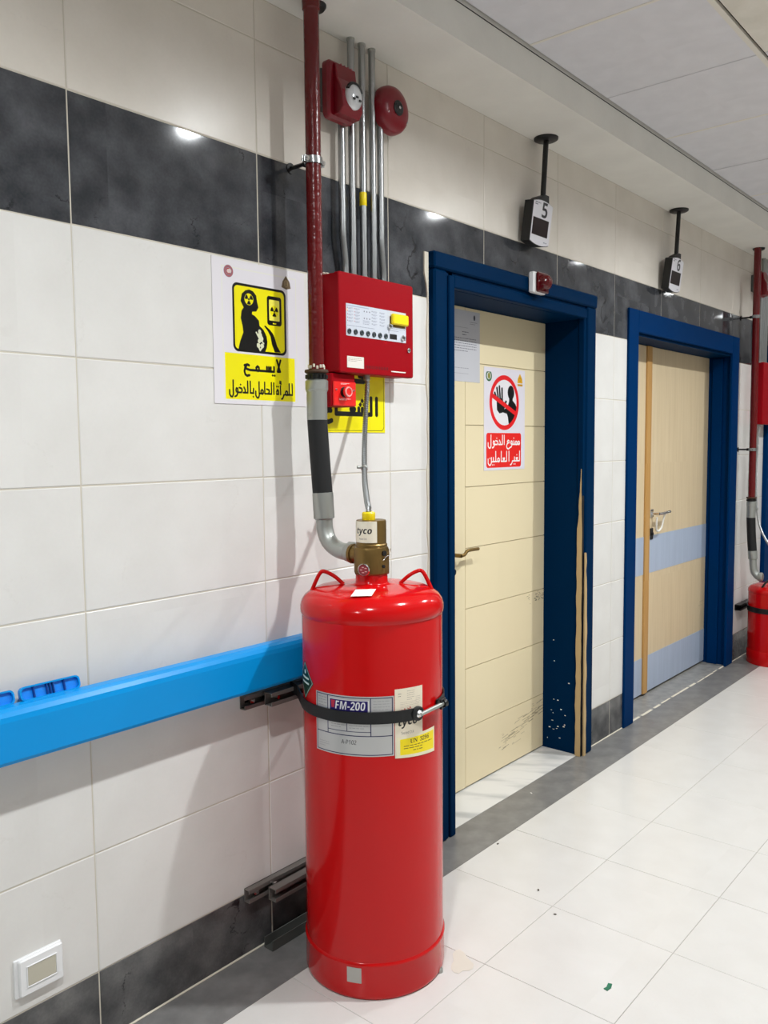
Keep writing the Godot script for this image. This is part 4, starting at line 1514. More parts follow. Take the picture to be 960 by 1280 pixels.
func control_panel() -> void:
	var t := thing("control_panel", "red steel alarm release panel with grey button plate, mounted beside the red pipe", "control panel", Vector3(1.964, 1.786, 0))
	panel_box(t, 0.376, 0.315)
	# face plate
	var c := Canvas.new(600, 200, Color(0.80, 0.82, 0.86))
	var ink := Color(0.50, 0.52, 0.60)
	c.rect(6, 10, 210, 5, Color(0.62, 0.66, 0.74))
	for i in 5:
		var x: float = [10, 75, 160, 245, 325][i]
		if i == 2:
			for j in 2:
				for k in 3:
					c.ellipse(Vector2(x + 12 + 26 * k, 34 + 44 * j), 5, 5, Color(0.45, 0.45, 0.5))
			c.print_lines(x, 92, 66, 3, 10, 3, ink, 33)
			continue
		for k in 5:
			c.ellipse(Vector2(x + 4, 26 + 20 * k), 3.4, 3.4, Color(0.72, 0.38, 0.42) if i < 2 else Color(0.4, 0.42, 0.46))
			c.print_lines(x + 12, 24 + 20 * k, 42, 2, 6, 2.5, ink, 60 + i * 7 + k)
		c.rect(x + 62, 18, 1.5, 110, Color(0.9, 0.91, 0.93))
	c.ellipse(Vector2(8, 40), 6, 9, Color(1.0, 0.85, 0.72))
	c.print_lines(10, 134, 430, 1, 8, 3, ink, 44)
	c.print_lines(400, 100, 190, 3, 14, 3, ink, 45)
	obj("face_plate", sheet(0.302, 0.101, 0.0012), printed("face_plate", c, 0.35), t, Vector3(0.0315, 0.1175, 0.0852))
	for i in 7:
		var st := begin()
		lathe(st, [Vector2(0, 0), Vector2(0.0088, 0), Vector2(0.0088, 0.003), Vector2(0.0065, 0.0045), Vector2(0.0035, 0.0035), Vector2(0, 0.0035)], 16, along(Vector3(0.0445 + 0.0301 * i, 0.1315, 0.0862), Vector3(0.0445 + 0.0301 * i, 0.1315, 0.2)))
		obj("button", done(st), mat("button_grey", Color(0.16, 0.20, 0.22), 0.3), t)
	obj("display", slab(Vector3(0.246, 0.125, 0.0862), Vector3(0.283, 0.1415, 0.0880), 0.0006), M.black, t)
	for e in [[0.243, 0.166], [0.313, 0.133]]:
		var st := begin()
		lathe(st, [Vector2(0, 0), Vector2(0.009, 0), Vector2(0.009, 0.006), Vector2(0.006, 0.009), Vector2(0, 0.009)], 16, along(Vector3(e[0], e[1], 0.0862), Vector3(e[0], e[1], 0.2)))
		box(st, Vector3(e[0] + 0.001, e[1] - 0.002, 0.098), Vector3(0.003, 0.014, 0.010), 0.001)
		obj("key_switch", done(st), M.chrome, t)
	obj("switch_guard", slab(Vector3(0.250, 0.173, 0.0862), Vector3(0.334, 0.209, 0.101), 0.004), M.yellow, t)
	obj("guard_back", slab(Vector3(0.246, 0.166, 0.0862), Vector3(0.326, 0.200, 0.089), 0.001), M.brass, t)
	c = Canvas.new(200, 96, Color(0.90, 0.88, 0.84))
	c.print_lines(14, 14, 160, 3, 12, 4, Color(0.62, 0.58, 0.54), 51)
	obj("label_plate", sheet(0.080, 0.0365, 0.0006), printed("label_plate", c, 0.5), t, Vector3(0.0345, 0.017, 0.0852))
	obj("badge_line", slab(Vector3(0.254, 0.015, 0.0850), Vector3(0.331, 0.0185, 0.0862)), M.paper, t)
	var lk := begin()
	lathe(lk, [Vector2(0, 0), Vector2(0.0085, 0), Vector2(0.0085, 0.004), Vector2(0.006, 0.006), Vector2(0, 0.005)], 18, along(Vector3(0.348, 0.094, 0.085), Vector3(0.348, 0.094, 0.2)))
	obj("lock", done(lk), M.chrome, t)
	var vs := begin()
	for i in 14:
		box(vs, Vector3(0.125 + 0.0085 * i, 0.024, 0.0851), Vector3(0.0028, 0.010, 0.0006))
	obj("vent_slots", done(vs), mat("slot_dark", Color(0.30, 0.02, 0.04), 0.6), t)


func panel_box(t: Node3D, w: float, h: float) -> void:
	obj("back_box", slab(Vector3(0.003, 0.003, 0.0), Vector3(w - 0.003, h - 0.003, 0.066), 0.002), M.red_box, t)
	var st := begin()
	extrude(st, round_rect(0, 0, w, h, 0.008), 0.064, 0.085, Transform3D.IDENTITY, 0.003)
	obj("lid", done(st), M.red_box, t)
	st = begin()
	for i in 10:
		box(st, Vector3(0.01 + 0.012 * i, h + 0.002, 0.010 + 0.004 * sin(i * 1.7)), Vector3(0.014, 0.007, 0.012), 0.003)
	obj("caulk", done(st), M.caulk, t)


func emergency_station() -> void:
	var t := thing("release_station", "small red emergency push-button station under the red control panel", "push button", Vector3(1.948, 1.680, 0))
	station_parts(t)


func station_parts(t: Node3D) -> void:
	obj("back_box", slab(Vector3(-0.001, -0.001, 0.0), Vector3(0.111, 0.104, 0.064), 0.003), M.red_box, t)
	obj("front_plate", slab(Vector3(0.004, 0.001, 0.064), Vector3(0.109, 0.078, 0.070), 0.002), M.red_bright, t)
	var st := begin()
	var xf := along(Vector3(0.050, 0.045, 0.069), Vector3(0.050, 0.045, 0.2))
	lathe(st, [Vector2(0.0, 0), Vector2(0.0165, 0), Vector2(0.0165, 0.004), Vector2(0.010, 0.005), Vector2(0.010, 0.014)], 24, xf)
	obj("collar", done(st), M.black, t)
	st = begin()
	lathe(st, [Vector2(0.0, 0.012), Vector2(0.0155, 0.012), Vector2(0.0175, 0.015), Vector2(0.0175, 0.021), Vector2(0.0145, 0.025), Vector2(0.011, 0.0235), Vector2(0.0, 0.023)], 28, xf)
	obj("push_button", done(st), M.red_bright, t)
	st = begin()
	lathe(st, [Vector2(0.0168, 0.0218), Vector2(0.0150, 0.0252), Vector2(0.0125, 0.0248), Vector2(0.0118, 0.0240)], 28, xf)
	obj("button_rim", done(st), mat("pale_pink", Color(0.95, 0.66, 0.64), 0.4), t)
	for e in [[0.014, 0.052], [0.096, 0.052]]:
		st = begin()
		rod(st, Vector3(e[0], e[1], 0.070), Vector3(e[0], e[1], 0.0725), 0.0035, 10)
		obj("screw", done(st), M.chrome, t)
	var c := Canvas.new(160, 20, Color(0.93, 0.14, 0.12))
	c.print_lines(6, 3, 148, 2, 9, 5, Color(0.96, 0.9, 0.88), 71)
	var m := printed("station_print", c, 0.4)
	obj("print_strip", sheet(0.058, 0.007, 0.0003), m, t, Vector3(0.026, 0.0185, 0.0701))
	obj("print_strip", sheet(0.046, 0.006, 0.0003), m, t, Vector3(0.034, 0.0685, 0.0701))


func flexible_conduit() -> void:
	var t := thing("flexible_conduit", "ribbed grey flexible metal conduit running from control panel down to brass valve", "conduit", Vector3(2.13, 1.786, 0.05))
	flex_parts(t, [Vector3(0.002, 0.0, 0), Vector3(0.0, -0.03, 0.004), Vector3(-0.026, -0.109, 0.02), Vector3(-0.098, -0.240, 0.075), Vector3(-0.182, -0.338, 0.15), Vector3(-0.262, -0.401, 0.23), Vector3(-0.286, -0.416, 0.256), Vector3(-0.286, -0.426, 0.256)])


func flex_parts(t: Node3D, pts: Array) -> void:
	var sp := smooth_path(pts, 12)
	# evenly spaced rings
	var o := []
	var c := Curve3D.new()
	c.bake_interval = 0.002
	for q in sp:
		c.add_point(q)
	var l := c.get_baked_length()
	var n := int(l / 0.0042)
	for i in n + 1:
		o.append(c.sample_baked(l * i / n))
	obj("ribbed_tube", tube_mesh(o, 0.0090, 14, 0.28), M.galv, t)
	var st := begin()
	lathe(st, [Vector2(0, 0), Vector2(0.011, 0), Vector2(0.0115, 0.014), Vector2(0.009, 0.018)], 12, along(pts[0] + Vector3(0, 0.001, 0), pts[0] - Vector3(0, 0.1, 0)))
	obj("gland", done(st), M.zinc, t)
	st = begin()
	var m := c.sample_baked(l * 0.60)
	var m2 := c.sample_baked(l * 0.62)
	lathe(st, [Vector2(0.0083, 0), Vector2(0.0105, 0), Vector2(0.0105, 0.010), Vector2(0.0083, 0.010)], 16, along(m, m2))
	rod(st, m + Vector3(-0.011, 0, -0.004), m + Vector3(-0.022, 0.0, -0.010), 0.005, 10)
	obj("clip", done(st), M.zinc, t)


func conduits() -> void:
	var xs := [2.045, 2.093, 2.146, 2.196, 2.236]
	var notes := [
		"first steel conduit from the red pipe, rising from panel top to the red horn strobe",
		"second steel conduit from the red pipe, passing behind the horn strobe to the ceiling",
		"middle steel conduit with a small yellow marker, rising from panel top to the ceiling",
		"fourth steel conduit from the red pipe, reaching the ceiling left of the round bell",
		"fifth steel conduit, nearest the door, ending under the round red alarm bell"]
	for i in 5:
		var t := thing("steel_conduit", notes[i], "conduit", Vector3(xs[i], 2.101, 0.030), "steel conduits above the control panel")
		var top: float = [2.60, SOFFIT_Y, SOFFIT_Y, SOFFIT_Y, 2.635][i] - 2.101
		conduit_parts(t, top, i == 0 or i == 4, i in [1, 2, 3])
		if i == 2:
			obj("marker", lathe_mesh([Vector2(0.0118, 0.243), Vector2(0.0123, 0.244), Vector2(0.0123, 0.285), Vector2(0.0118, 0.286)], 18), M.yellow, t)


func conduit_parts(t: Node3D, top: float, kinked: bool, flanged: bool) -> void:
	var st := begin()
	if kinked:
		tube(st, smooth_path([Vector3(0.014, 0, -0.004), Vector3(0.014, 0.04, -0.004), Vector3(0.007, 0.085, -0.002), Vector3(0, 0.13, 0), Vector3(0, 0.2, 0), Vector3(0, top, 0)], 4), 0.0115, 18)
	else:
		rod(st, Vector3(0, 0, 0), Vector3(0, top, 0), 0.0115, 18)
	obj("tube", done(st), M.galv, t)
	st = begin()
	lathe(st, [Vector2(0, 0), Vector2(0.0145, 0.0), Vector2(0.0145, 0.012), Vector2(0.012, 0.015)], 8, Transform3D(Basis(), Vector3(0.014 if kinked else 0.0, 0, -0.004 if kinked else 0.0)))
	obj("locknut", done(st), M.zinc, t)
	if flanged:
		st = begin()
		lathe(st, [Vector2(0.0116, top - 0.008), Vector2(0.0132, top - 0.007), Vector2(0.0132, top - 0.0002)], 18)
		obj("end_bush", done(st), M.zinc, t)


func horn_strobe() -> void:
	var t := thing("horn_strobe", "red wall horn strobe with clear oval lens, high beside the steel conduits", "alarm", Vector3(1.950, 2.57, 0))
	horn_parts(t)


func horn_parts(t: Node3D) -> void:
	obj("back_box", slab(Vector3(-0.005, 0.035, 0.0), Vector3(0.110, 0.150, 0.040), 0.003), M.grey_plastic, t)
	var st := begin()
	extrude(st, round_rect(0, 0, 0.120, 0.175, 0.018), 0.040, 0.066, Transform3D.IDENTITY, 0.008)
	obj("base_plate", done(st), M.red_plastic, t)
	# sloped housing, deepest at the lens
	st = begin()
	var prof := PackedVector2Array([Vector2(0.06, 0.166), Vector2(0.074, 0.164), Vector2(0.080, 0.120), Vector2(0.100, 0.080), Vector2(0.104, 0.030), Vector2(0.090, 0.010), Vector2(0.06, 0.008)])
	extrude(st, prof, -0.114, -0.024, Transform3D(Basis(Vector3(0, 0, 1), Vector3(0, 1, 0), Vector3(-1, 0, 0)), Vector3(0, 0, 0)), 0.003)
	obj("housing", done(st), M.red_plastic, t)
	st = begin()
	var xf := Transform3D(Basis(Vector3.RIGHT, PI / 2 + 0.05), Vector3(0.074, 0.066, 0.098)) * Transform3D(Basis.from_scale(Vector3(1, 1, 1.1)), Vector3.ZERO)
	lathe(st, [Vector2(0.036, -0.006), Vector2(0.036, 0.004), Vector2(0.033, 0.012), Vector2(0.022, 0.018), Vector2(0.0, 0.020)], 28, xf, 60.0)
	obj("lens", done(st), mat("strobe_lens", Color(0.86, 0.87, 0.88), 0.12, 0.25), t)
	st = begin()
	var arc := []
	for i in 9:
		var a := deg_to_rad(25.0 + 130.0 * i / 8.0)
		arc.append(Vector3(0.074 + cos(a) * 0.034, 0.068 + sin(a) * 0.038, 0.107))
	tube(st, arc, 0.006, 8)
	obj("lens_hood", done(st), M.black, t)
	st = begin()
	for i in 3:
		box(st, Vector3(0.074 + (i - 1) * 0.014, 0.055 + 0.008 * (i % 2), 0.119), Vector3(0.010, 0.006, 0.004), 0.001)
	obj("flash_tube", done(st), M.dark_steel, t)
	st = begin()
	for i in 4:
		box(st, Vector3(0.052 + i * 0.016, 0.162, 0.068), Vector3(0.005, 0.014, 0.012), 0.001)
	obj("grille_slots", done(st), mat("slot_pink", Color(0.72, 0.45, 0.48), 0.5), t)


func alarm_bell() -> void:
	var t := thing("alarm_bell", "round red alarm bell with black centre, high on the tiles right of the conduits", "alarm bell", Vector3(2.274, 2.682, 0))
	bell_parts(t)


func bell_parts(t: Node3D) -> void:
	var xf := along(Vector3.ZERO, Vector3(0, 0, 1))
	obj("back_box", lathe_mesh([Vector2(0, 0), Vector2(0.05, 0), Vector2(0.05, 0.034), Vector2(0, 0.034)], 24, xf), M.grey_plastic, t)
	obj("gong", lathe_mesh([Vector2(0.076, 0.032), Vector2(0.0785, 0.033), Vector2(0.0790, 0.040), Vector2(0.0775, 0.054), Vector2(0.071, 0.066), Vector2(0.060, 0.0735), Vector2(0.044, 0.0775), Vector2(0.026, 0.079), Vector2(0.0, 0.079)], 48, xf, 60.0), M.red_plastic, t)
	obj("centre_cap", lathe_mesh([Vector2(0.0245, 0.077), Vector2(0.0245, 0.0815), Vector2(0.019, 0.0840), Vector2(0.012, 0.0815), Vector2(0.0, 0.0815)], 32, xf), M.black, t)
	obj("centre_bolt", lathe_mesh([Vector2(0.0, 0.081), Vector2(0.006, 0.081), Vector2(0.005, 0.087), Vector2(0, 0.0885)], 14, xf), M.chrome, t)
	for e in [[-0.045, -0.022], [0.052, -0.034]]:
		var st := begin()
		rod(st, Vector3(e[0], e[1], 0.070), Vector3(e[0], e[1], 0.0765), 0.003, 8)
		obj("rivet", done(st), M.chrome, t)


func posters() -> void:
	# --- pregnancy warning sheet
	var c := Canvas.new(360, 410, Color(0.90, 0.885, 0.90))
	var yel := Color(0.96, 0.91, 0.04)
	var blk := Color(0.06, 0.07, 0.06)
	c.rect(33, 20, 292, 380, Color(0.905, 0.895, 0.865))
	c.rect(37, 24, 284, 372, Color(0.895, 0.88, 0.90))
	# corner emblems
	c.ellipse(Vector2(60, 34), 17, 17, Color(0.42, 0.36, 0.42))
	c.ring(Vector2(60, 34), 16, 16, 4, Color(0.70, 0.40, 0.42))
	c.ellipse(Vector2(60, 34), 10, 10, Color(0.85, 0.78, 0.76))
	c.ring(Vector2(60, 34), 9, 9, 3, Color(0.66, 0.2, 0.22))
	c.ellipse(Vector2(65, 33), 6, 6, Color(0.85, 0.78, 0.76))
	c.poly(PackedVector2Array([Vector2(283, 16), Vector2(298, 34), Vector2(302, 52), Vector2(283, 57), Vector2(264, 52), Vector2(269, 34)]), Color(0.40, 0.33, 0.24))
	c.ellipse(Vector2(283, 40), 8, 11, Color(0.58, 0.50, 0.36))
	c.ring(Vector2(283, 40), 5, 8, 2, Color(0.36, 0.28, 0.22))
	# picture frame
	c.rrect(72, 62, 208, 196, 18, blk)
	c.rrect(79, 69, 194, 182, 13, yel)
	var U := func(u: float, v: float) -> Vector2: return Vector2(76 + u * 200, 66 + v * 188)
	var w := PackedVector2Array()
	for e in [[.227, .078], [.3, .055], [.373, .074], [.43, .13], [.445, .22], [.47, .31], [.427, .375], [.347, .386], [.341, .427], [.4, .451], [.475, .514], [.485, .593], [.56, .645], [.619, .74], [.635, .83], [.62, .92], [.587, .985], [.075, .985], [.107, .87], [.173, .723], [.16, .624], [.128, .507], [.147, .396], [.187, .342], [.133, .247], [.16, .134]]:
		w.append(U.call(e[0], e[1]))
	c.poly(w, blk)
	c.trefoil(U.call(0.29, 0.205), 17, blk, yel)
	for e in [[.485, .68, 6], [.49, .735, 8], [.51, .79, 9], [.475, .83, 6], [.46, .90, 7], [.53, .90, 7]]:
		c.ellipse(U.call(e[0], e[1]), e[2], e[2] * 1.05, Color(0.86, 0.87, 0.74))
	c.path([U.call(.42, .70), U.call(.47, .78), U.call(.56, .86)], 5, Color(0.86, 0.87, 0.74))
	c.path([U.call(.44, .88), U.call(.49, .97), U.call(.55, .90)], 6, Color(0.86, 0.87, 0.74))
	c.rrect(76 + .64 * 200, 66 + .10 * 188, 58, 86, 9, blk)
	c.rrect(76 + .68 * 200, 66 + .155 * 188, 42, 62, 3, Color(0.97, 0.94, 0.36))
	c.trefoil(U.call(0.785, 0.335), 17, blk, yel)
	c.rect(76 + .75 * 200, 66 + .515 * 188, 14, 4, yel)
	w = PackedVector2Array()
	for e in [[.575, .585], [.60, .575], [.69, .635], [.75, .69], [.79, .77], [.83, .88], [.90, .975], [.78, .975], [.725, .86], [.70, .74], [.65, .66]]:
		w.append(U.call(e[0], e[1]))
	c.poly(w, blk)
	# lettering
	c.rect(40, 264, 274, 132, yel)
	c.arabic(["lam_alef", 0.35, "yeh", "seen_mid", "-", "-", "meem_mid", "-", "-", "hah_end"], 108, 270, 150, 60, 7.0, blk)
	c.arabic(["lam", "lam_mid", "meem_mid", "reh_end", 0.1, "alef_hamza", "teh_alone", 0.35, "alef", "lam", "hah_mid", "alef_end", "meem", "lam_end", 0.3, "beh", "alef_end", 0.1, "lam", "dal_end", 0.1, "khah", "waw_end", 0.1, "lam_alone"], 52, 334, 252, 58, 5.0, blk)
	var p := obj("warning_poster", sheet(0.362, 0.412, 0.0008), printed("warning_poster", c, 0.25), self, Vector3(1.533, 1.678, 0.0008))
	tag(p, "white and yellow warning sheet with a pregnant woman's outline, taped left of the red pipe", "poster")

	# --- yellow radiation sign behind the conduit
	c = Canvas.new(360, 260, yel)
	c.rrect(6, 6, 348, 248, 16, Color(0.3, 0.28, 0.08))
	c.rrect(8, 8, 344, 244, 15, yel)
	c.arabic(["khah", "-", "tah_mid", "reh_end"], 70, 22, 190, 82, 17, blk)
	c.arabic(["alef", 0.15, "lam", "sheen_mid", "ain_mid", "-", "-", "alef_end", 0.3, "ain_alone"], 20, 128, 300, 104, 16, blk)
	var st := begin()
	extrude(st, round_rect(0, 0, 0.335, 0.245, 0.014), 0.0, 0.001)
	var o := tag(obj("radiation_sign", sheet(0.335, 0.245, 0.0015), printed("radiation_sign", c, 0.3), self, Vector3(1.946, 1.598, 0.0008)), "yellow sign with black lettering half hidden behind the small push-button station", "sign")

	# --- prohibition poster on the near door
	c = Canvas.new(300, 400, Color(0.90, 0.88, 0.91))
	var red := Color(0.92, 0.12, 0.14)
	c.ring(Vector2(34, 34), 21, 21, 7, Color(0.20, 0.40, 0.24))
	c.rect(20, 8, 28, 10, Color(0.90, 0.88, 0.91))
	c.ellipse(Vector2(35, 34), 9, 12, Color(0.55, 0.55, 0.2))
	c.poly(PackedVector2Array([Vector2(262, 14), Vector2(278, 34), Vector2(282, 52), Vector2(242, 52), Vector2(246, 34)]), Color(0.90, 0.68, 0.12))
	c.rect(244, 56, 38, 8, Color(0.82, 0.6, 0.12))
	c.ring(Vector2(262, 38), 9, 9, 3, Color(0.75, 0.5, 0.1))
	var RC := Vector2(146, 134)
	c.ellipse(RC, 108, 108, Color(0.93, 0.92, 0.93))
	var V := func(u: float, v: float) -> Vector2: return Vector2(38 + u * 216, 26 + v * 216)
	w = PackedVector2Array()
	for e in [[.23, .44], [.44, .42], [.47, .53], [.54, .455], [.585, .47], [.50, .61], [.44, .68], [.33, .70], [.25, .64]]:
		w.append(V.call(e[0], e[1]))
	c.poly(w, blk)
	for e in [[.255, .47, .175, .335], [.295, .45, .245, .245], [.355, .44, .325, .215], [.42, .45, .415, .25]]:
		c.seg(V.call(e[0], e[1]), V.call(e[2], e[3]), 11, blk)
	c.ellipse(V.call(.72, .31), 24, 28, blk)
	c.rect(38 + .66 * 216, 26 + .36 * 216, 26, 30, blk)
	w = PackedVector2Array()
	for e in [[.66, .47], [.79, .46], [.88, .52], [.945, .62], [.92, .70], [.84, .80], [.76, .89], [.65, .90], [.615, .76], [.58, .70], [.46, .68], [.42, .66], [.50, .62], [.60, .58]]:
		w.append(V.call(e[0], e[1]))
	c.poly(w, blk)
	c.seg(V.call(.09, .38), V.call(.91, .70), 18, red, false)
	c.ring(RC, 108, 108, 18, red)
	c.rrect(16, 254, 256, 136, 12, Color(0.93, 0.15, 0.13))
	c.arabic(["meem", "meem_mid", "noon_mid", "waw_end", 0.1, "ain_alone", 0.35, "alef", "lam", "dal_end", 0.1, "khah", "waw_end", 0.1, "lam_alone"], 26, 260, 238, 60, 6.0, Color(0.97, 0.95, 0.94))
	c.arabic(["lam", "ghain_mid", "yeh_mid", "reh_end", 0.35, "alef", 0.1, "lam", "ain_mid", "alef_end", 0.1, "meem", "lam_mid", "yeh_mid", "noon_end"], 26, 324, 238, 60, 6.0, Color(0.97, 0.95, 0.94))
	p = obj("door_poster", sheet(0.352, 0.468, 0.0008), printed("door_poster", c, 0.35), self, Vector3(3.203, 1.434, -0.1945))
	tag(p, "no-entry poster with raised hand and red lettering stuck on the cream door", "poster")

	# --- typed notice at the edge of the near door
	c = Canvas.new(220, 310, Color(0.80, 0.80, 0.82))
	c.ellipse(Vector2(176, 26), 7, 12, Color(0.3, 0.3, 0.34))
	c.print_lines(140, 46, 60, 2, 8, 2, Color(0.5, 0.5, 0.54), 81)
	c.print_lines(8, 74, 190, 1, 8, 1.5, Color(0.55, 0.55, 0.58), 82)
	c.print_lines(80, 92, 50, 2, 12, 3, Color(0.35, 0.35, 0.4), 83)
	c.print_lines(12, 120, 180, 6, 11, 2.6, Color(0.42, 0.42, 0.46), 84)
	c.print_lines(12, 250, 180, 1, 10, 2.4, Color(0.6, 0.6, 0.64), 85)
	c.print_lines(12, 274, 190, 1, 10, 1.5, Color(0.6, 0.6, 0.64), 86)
	p = obj("paper_notice", sheet(0.212, 0.305, 0.0008), printed("paper_notice", c, 0.12), self, Vector3(2.957, 1.826, -0.1945))
	tag(p, "typed paper notice in a clear sleeve at the top of the cream door", "notice")

	# --- red lamp over the near door
	var t := thing("door_beacon", "small red lamp in a white base fixed on the navy door head", "lamp", Vector3(3.245, 2.24, 0.035))
	st = begin()
	box(st, Vector3(0, 0, 0.008), Vector3(0.105, 0.088, 0.030), 0.006)
	obj("base", done(st), M.white_plastic, t, Vector3(0, 0, 0.008))
	st = begin()
	box(st, Vector3(0.004, 0, 0.039), Vector3(0.092, 0.084, 0.014), 0.005)
	obj("lens_plate", done(st), M.red_lens, t)
	st = begin()
	lathe(st, [Vector2(0.036, 0.045), Vector2(0.034, 0.058), Vector2(0.028, 0.070), Vector2(0.016, 0.078), Vector2(0, 0.080)], 26, along(Vector3(0.004, 0, 0), Vector3(0.004, 0, 1)), 60.0)
	obj("lens_dome", done(st), M.red_lens, t)


func queue_signs() -> void:
	var digits := ["5", "6"]
	var xs := [3.302, 4.797]
	var notes := ["white queue display numbered 5 on a black ceiling post above the near door", "white queue display numbered 6 on a black ceiling post, between the two doors"]
	for i in 2:
		var t := thing("queue_display", notes[i], "display", Vector3(xs[i], SOFFIT_Y, 0.057))
		obj("ceiling_disc", lathe_mesh([Vector2(0, -0.012), Vector2(0.044, -0.012), Vector2(0.051, -0.008), Vector2(0.052, -0.0005)], 32), M.black, t)
		var st := begin()
		rod(st, Vector3(0, -0.01, 0), Vector3(-0.012, -0.27, -0.008), 0.0115, 16)
		obj("post", done(st), M.black, t)
		# body leans back a little at its foot
		var xf := Transform3D(Basis(Vector3.RIGHT, deg_to_rad(7.5)), Vector3(-0.064, -0.366, 0.016))
		st = begin()
		var o := PackedVector2Array()
		for k in 9:
			var a := lerpf(-1.0, 1.0, k / 8.0)
			o.append(Vector2(a * 0.081, -0.088 - 0.012 * (1.0 - a * a)))
		for k in 9:
			var a := lerpf(1.0, -1.0, k / 8.0)
			o.append(Vector2(a * 0.081, 0.076 + 0.012 * (1.0 - a * a)))
		extrude(st, o, -0.042, 0.0, xf, 0.002)
		obj("body", done(st), M.black, t)
		st = begin()
		var neck := PackedVector2Array([Vector2(-0.07, 0.07), Vector2(0.07, 0.07), Vector2(0.07, 0.085), Vector2(0.062, 0.118), Vector2(0.034, 0.118), Vector2(-0.03, 0.095)])
		extrude(st, neck, -0.040, -0.014, xf)
		obj("neck", done(st), M.black, t)
		var c := Canvas.new(160, 190, Color(0.87, 0.86, 0.88))
		c.print_text(digits[i], 74, 10, 44, 62, Color(0.06, 0.06, 0.08))
		c.print_lines(14, 16, 44, 2, 8, 4, Color(0.42, 0.42, 0.46), 91)
		c.print_lines(112, 168, 30, 1, 8, 4, Color(0.5, 0.5, 0.55), 92)
		st = begin()
		var fp := PackedVector2Array()
		for q in o:
			fp.append(q * 0.97)
		var fx := xf * Transform3D(Basis(), Vector3(0, 0, 0.0002))
		st.set_smooth_group(-1)
		var id := Geometry2D.triangulate_polygon(fp)
		for k in range(0, id.size() - 2, 3):
			var tri_ := [fp[id[k]], fp[id[k + 1]], fp[id[k + 2]]]
			if (tri_[1] - tri_[0]).cross(tri_[2] - tri_[0]) > 0.0:
				tri_ = [tri_[0], tri_[2], tri_[1]]
			for q in tri_:
				st.set_uv(Vector2((q.x + 0.081) / 0.162, 1.0 - (q.y + 0.10) / 0.19))
				st.add_vertex(fx * Vector3(q.x, q.y, 0.001))
		obj("face", done(st), printed("display_face", c, 0.3), t)
		st = begin()
		box(st, Vector3(-0.006, -0.024, 0.0015), Vector3(0.128, 0.070, 0.003), 0.001, xf)
		obj("screen", done(st), M.black_gloss, t)


func motion_sensor() -> void:
	var t := thing("motion_sensor", "white square wall plate with a grey lens window low on the tiles, above the baseboard", "sensor", Vector3(0.948, 0.284, 0.0))
	var st := begin()
	extrude(st, round_rect(-0.061, -0.048, 0.122, 0.096, 0.004), 0.0, 0.006, Transform3D.IDENTITY, 0.0015)
	obj("back_plate", done(st), M.white_plastic, t)
	st = begin()
	var a := round_rect(-0.052, -0.046, 0.112, 0.092, 0.005)
	extrude(st, a, 0.006, 0.014, Transform3D.IDENTITY, 0.003)
	obj("frame", done(st), M.white_plastic, t)
	st = begin()
	var xf := along(Vector3(-0.030, 0, 0.0), Vector3(1, 0, 0.0))
	extrude(st, round_rect(-0.032, -0.023, 0.072, 0.048, 0.003), 0.0135, 0.0155, Transform3D.IDENTITY, 0.001)
	obj("lens", done(st), M.sensor_lens, t)
	st = begin()
	for e in [[-0.0335, 0.001, 0.003, 0.05], [0.0415, 0.001, 0.003, 0.05]]:
		box(st, Vector3(e[0], e[1], 0.0150), Vector3(e[2], e[3], 0.003), 0.001)
	for e in [[0.004, 0.0265], [0.004, -0.0245]]:
		box(st, Vector3(e[0], e[1], 0.0150), Vector3(0.078, 0.003, 0.003), 0.001)
	obj("lens_rim", done(st), M.white_plastic, t)


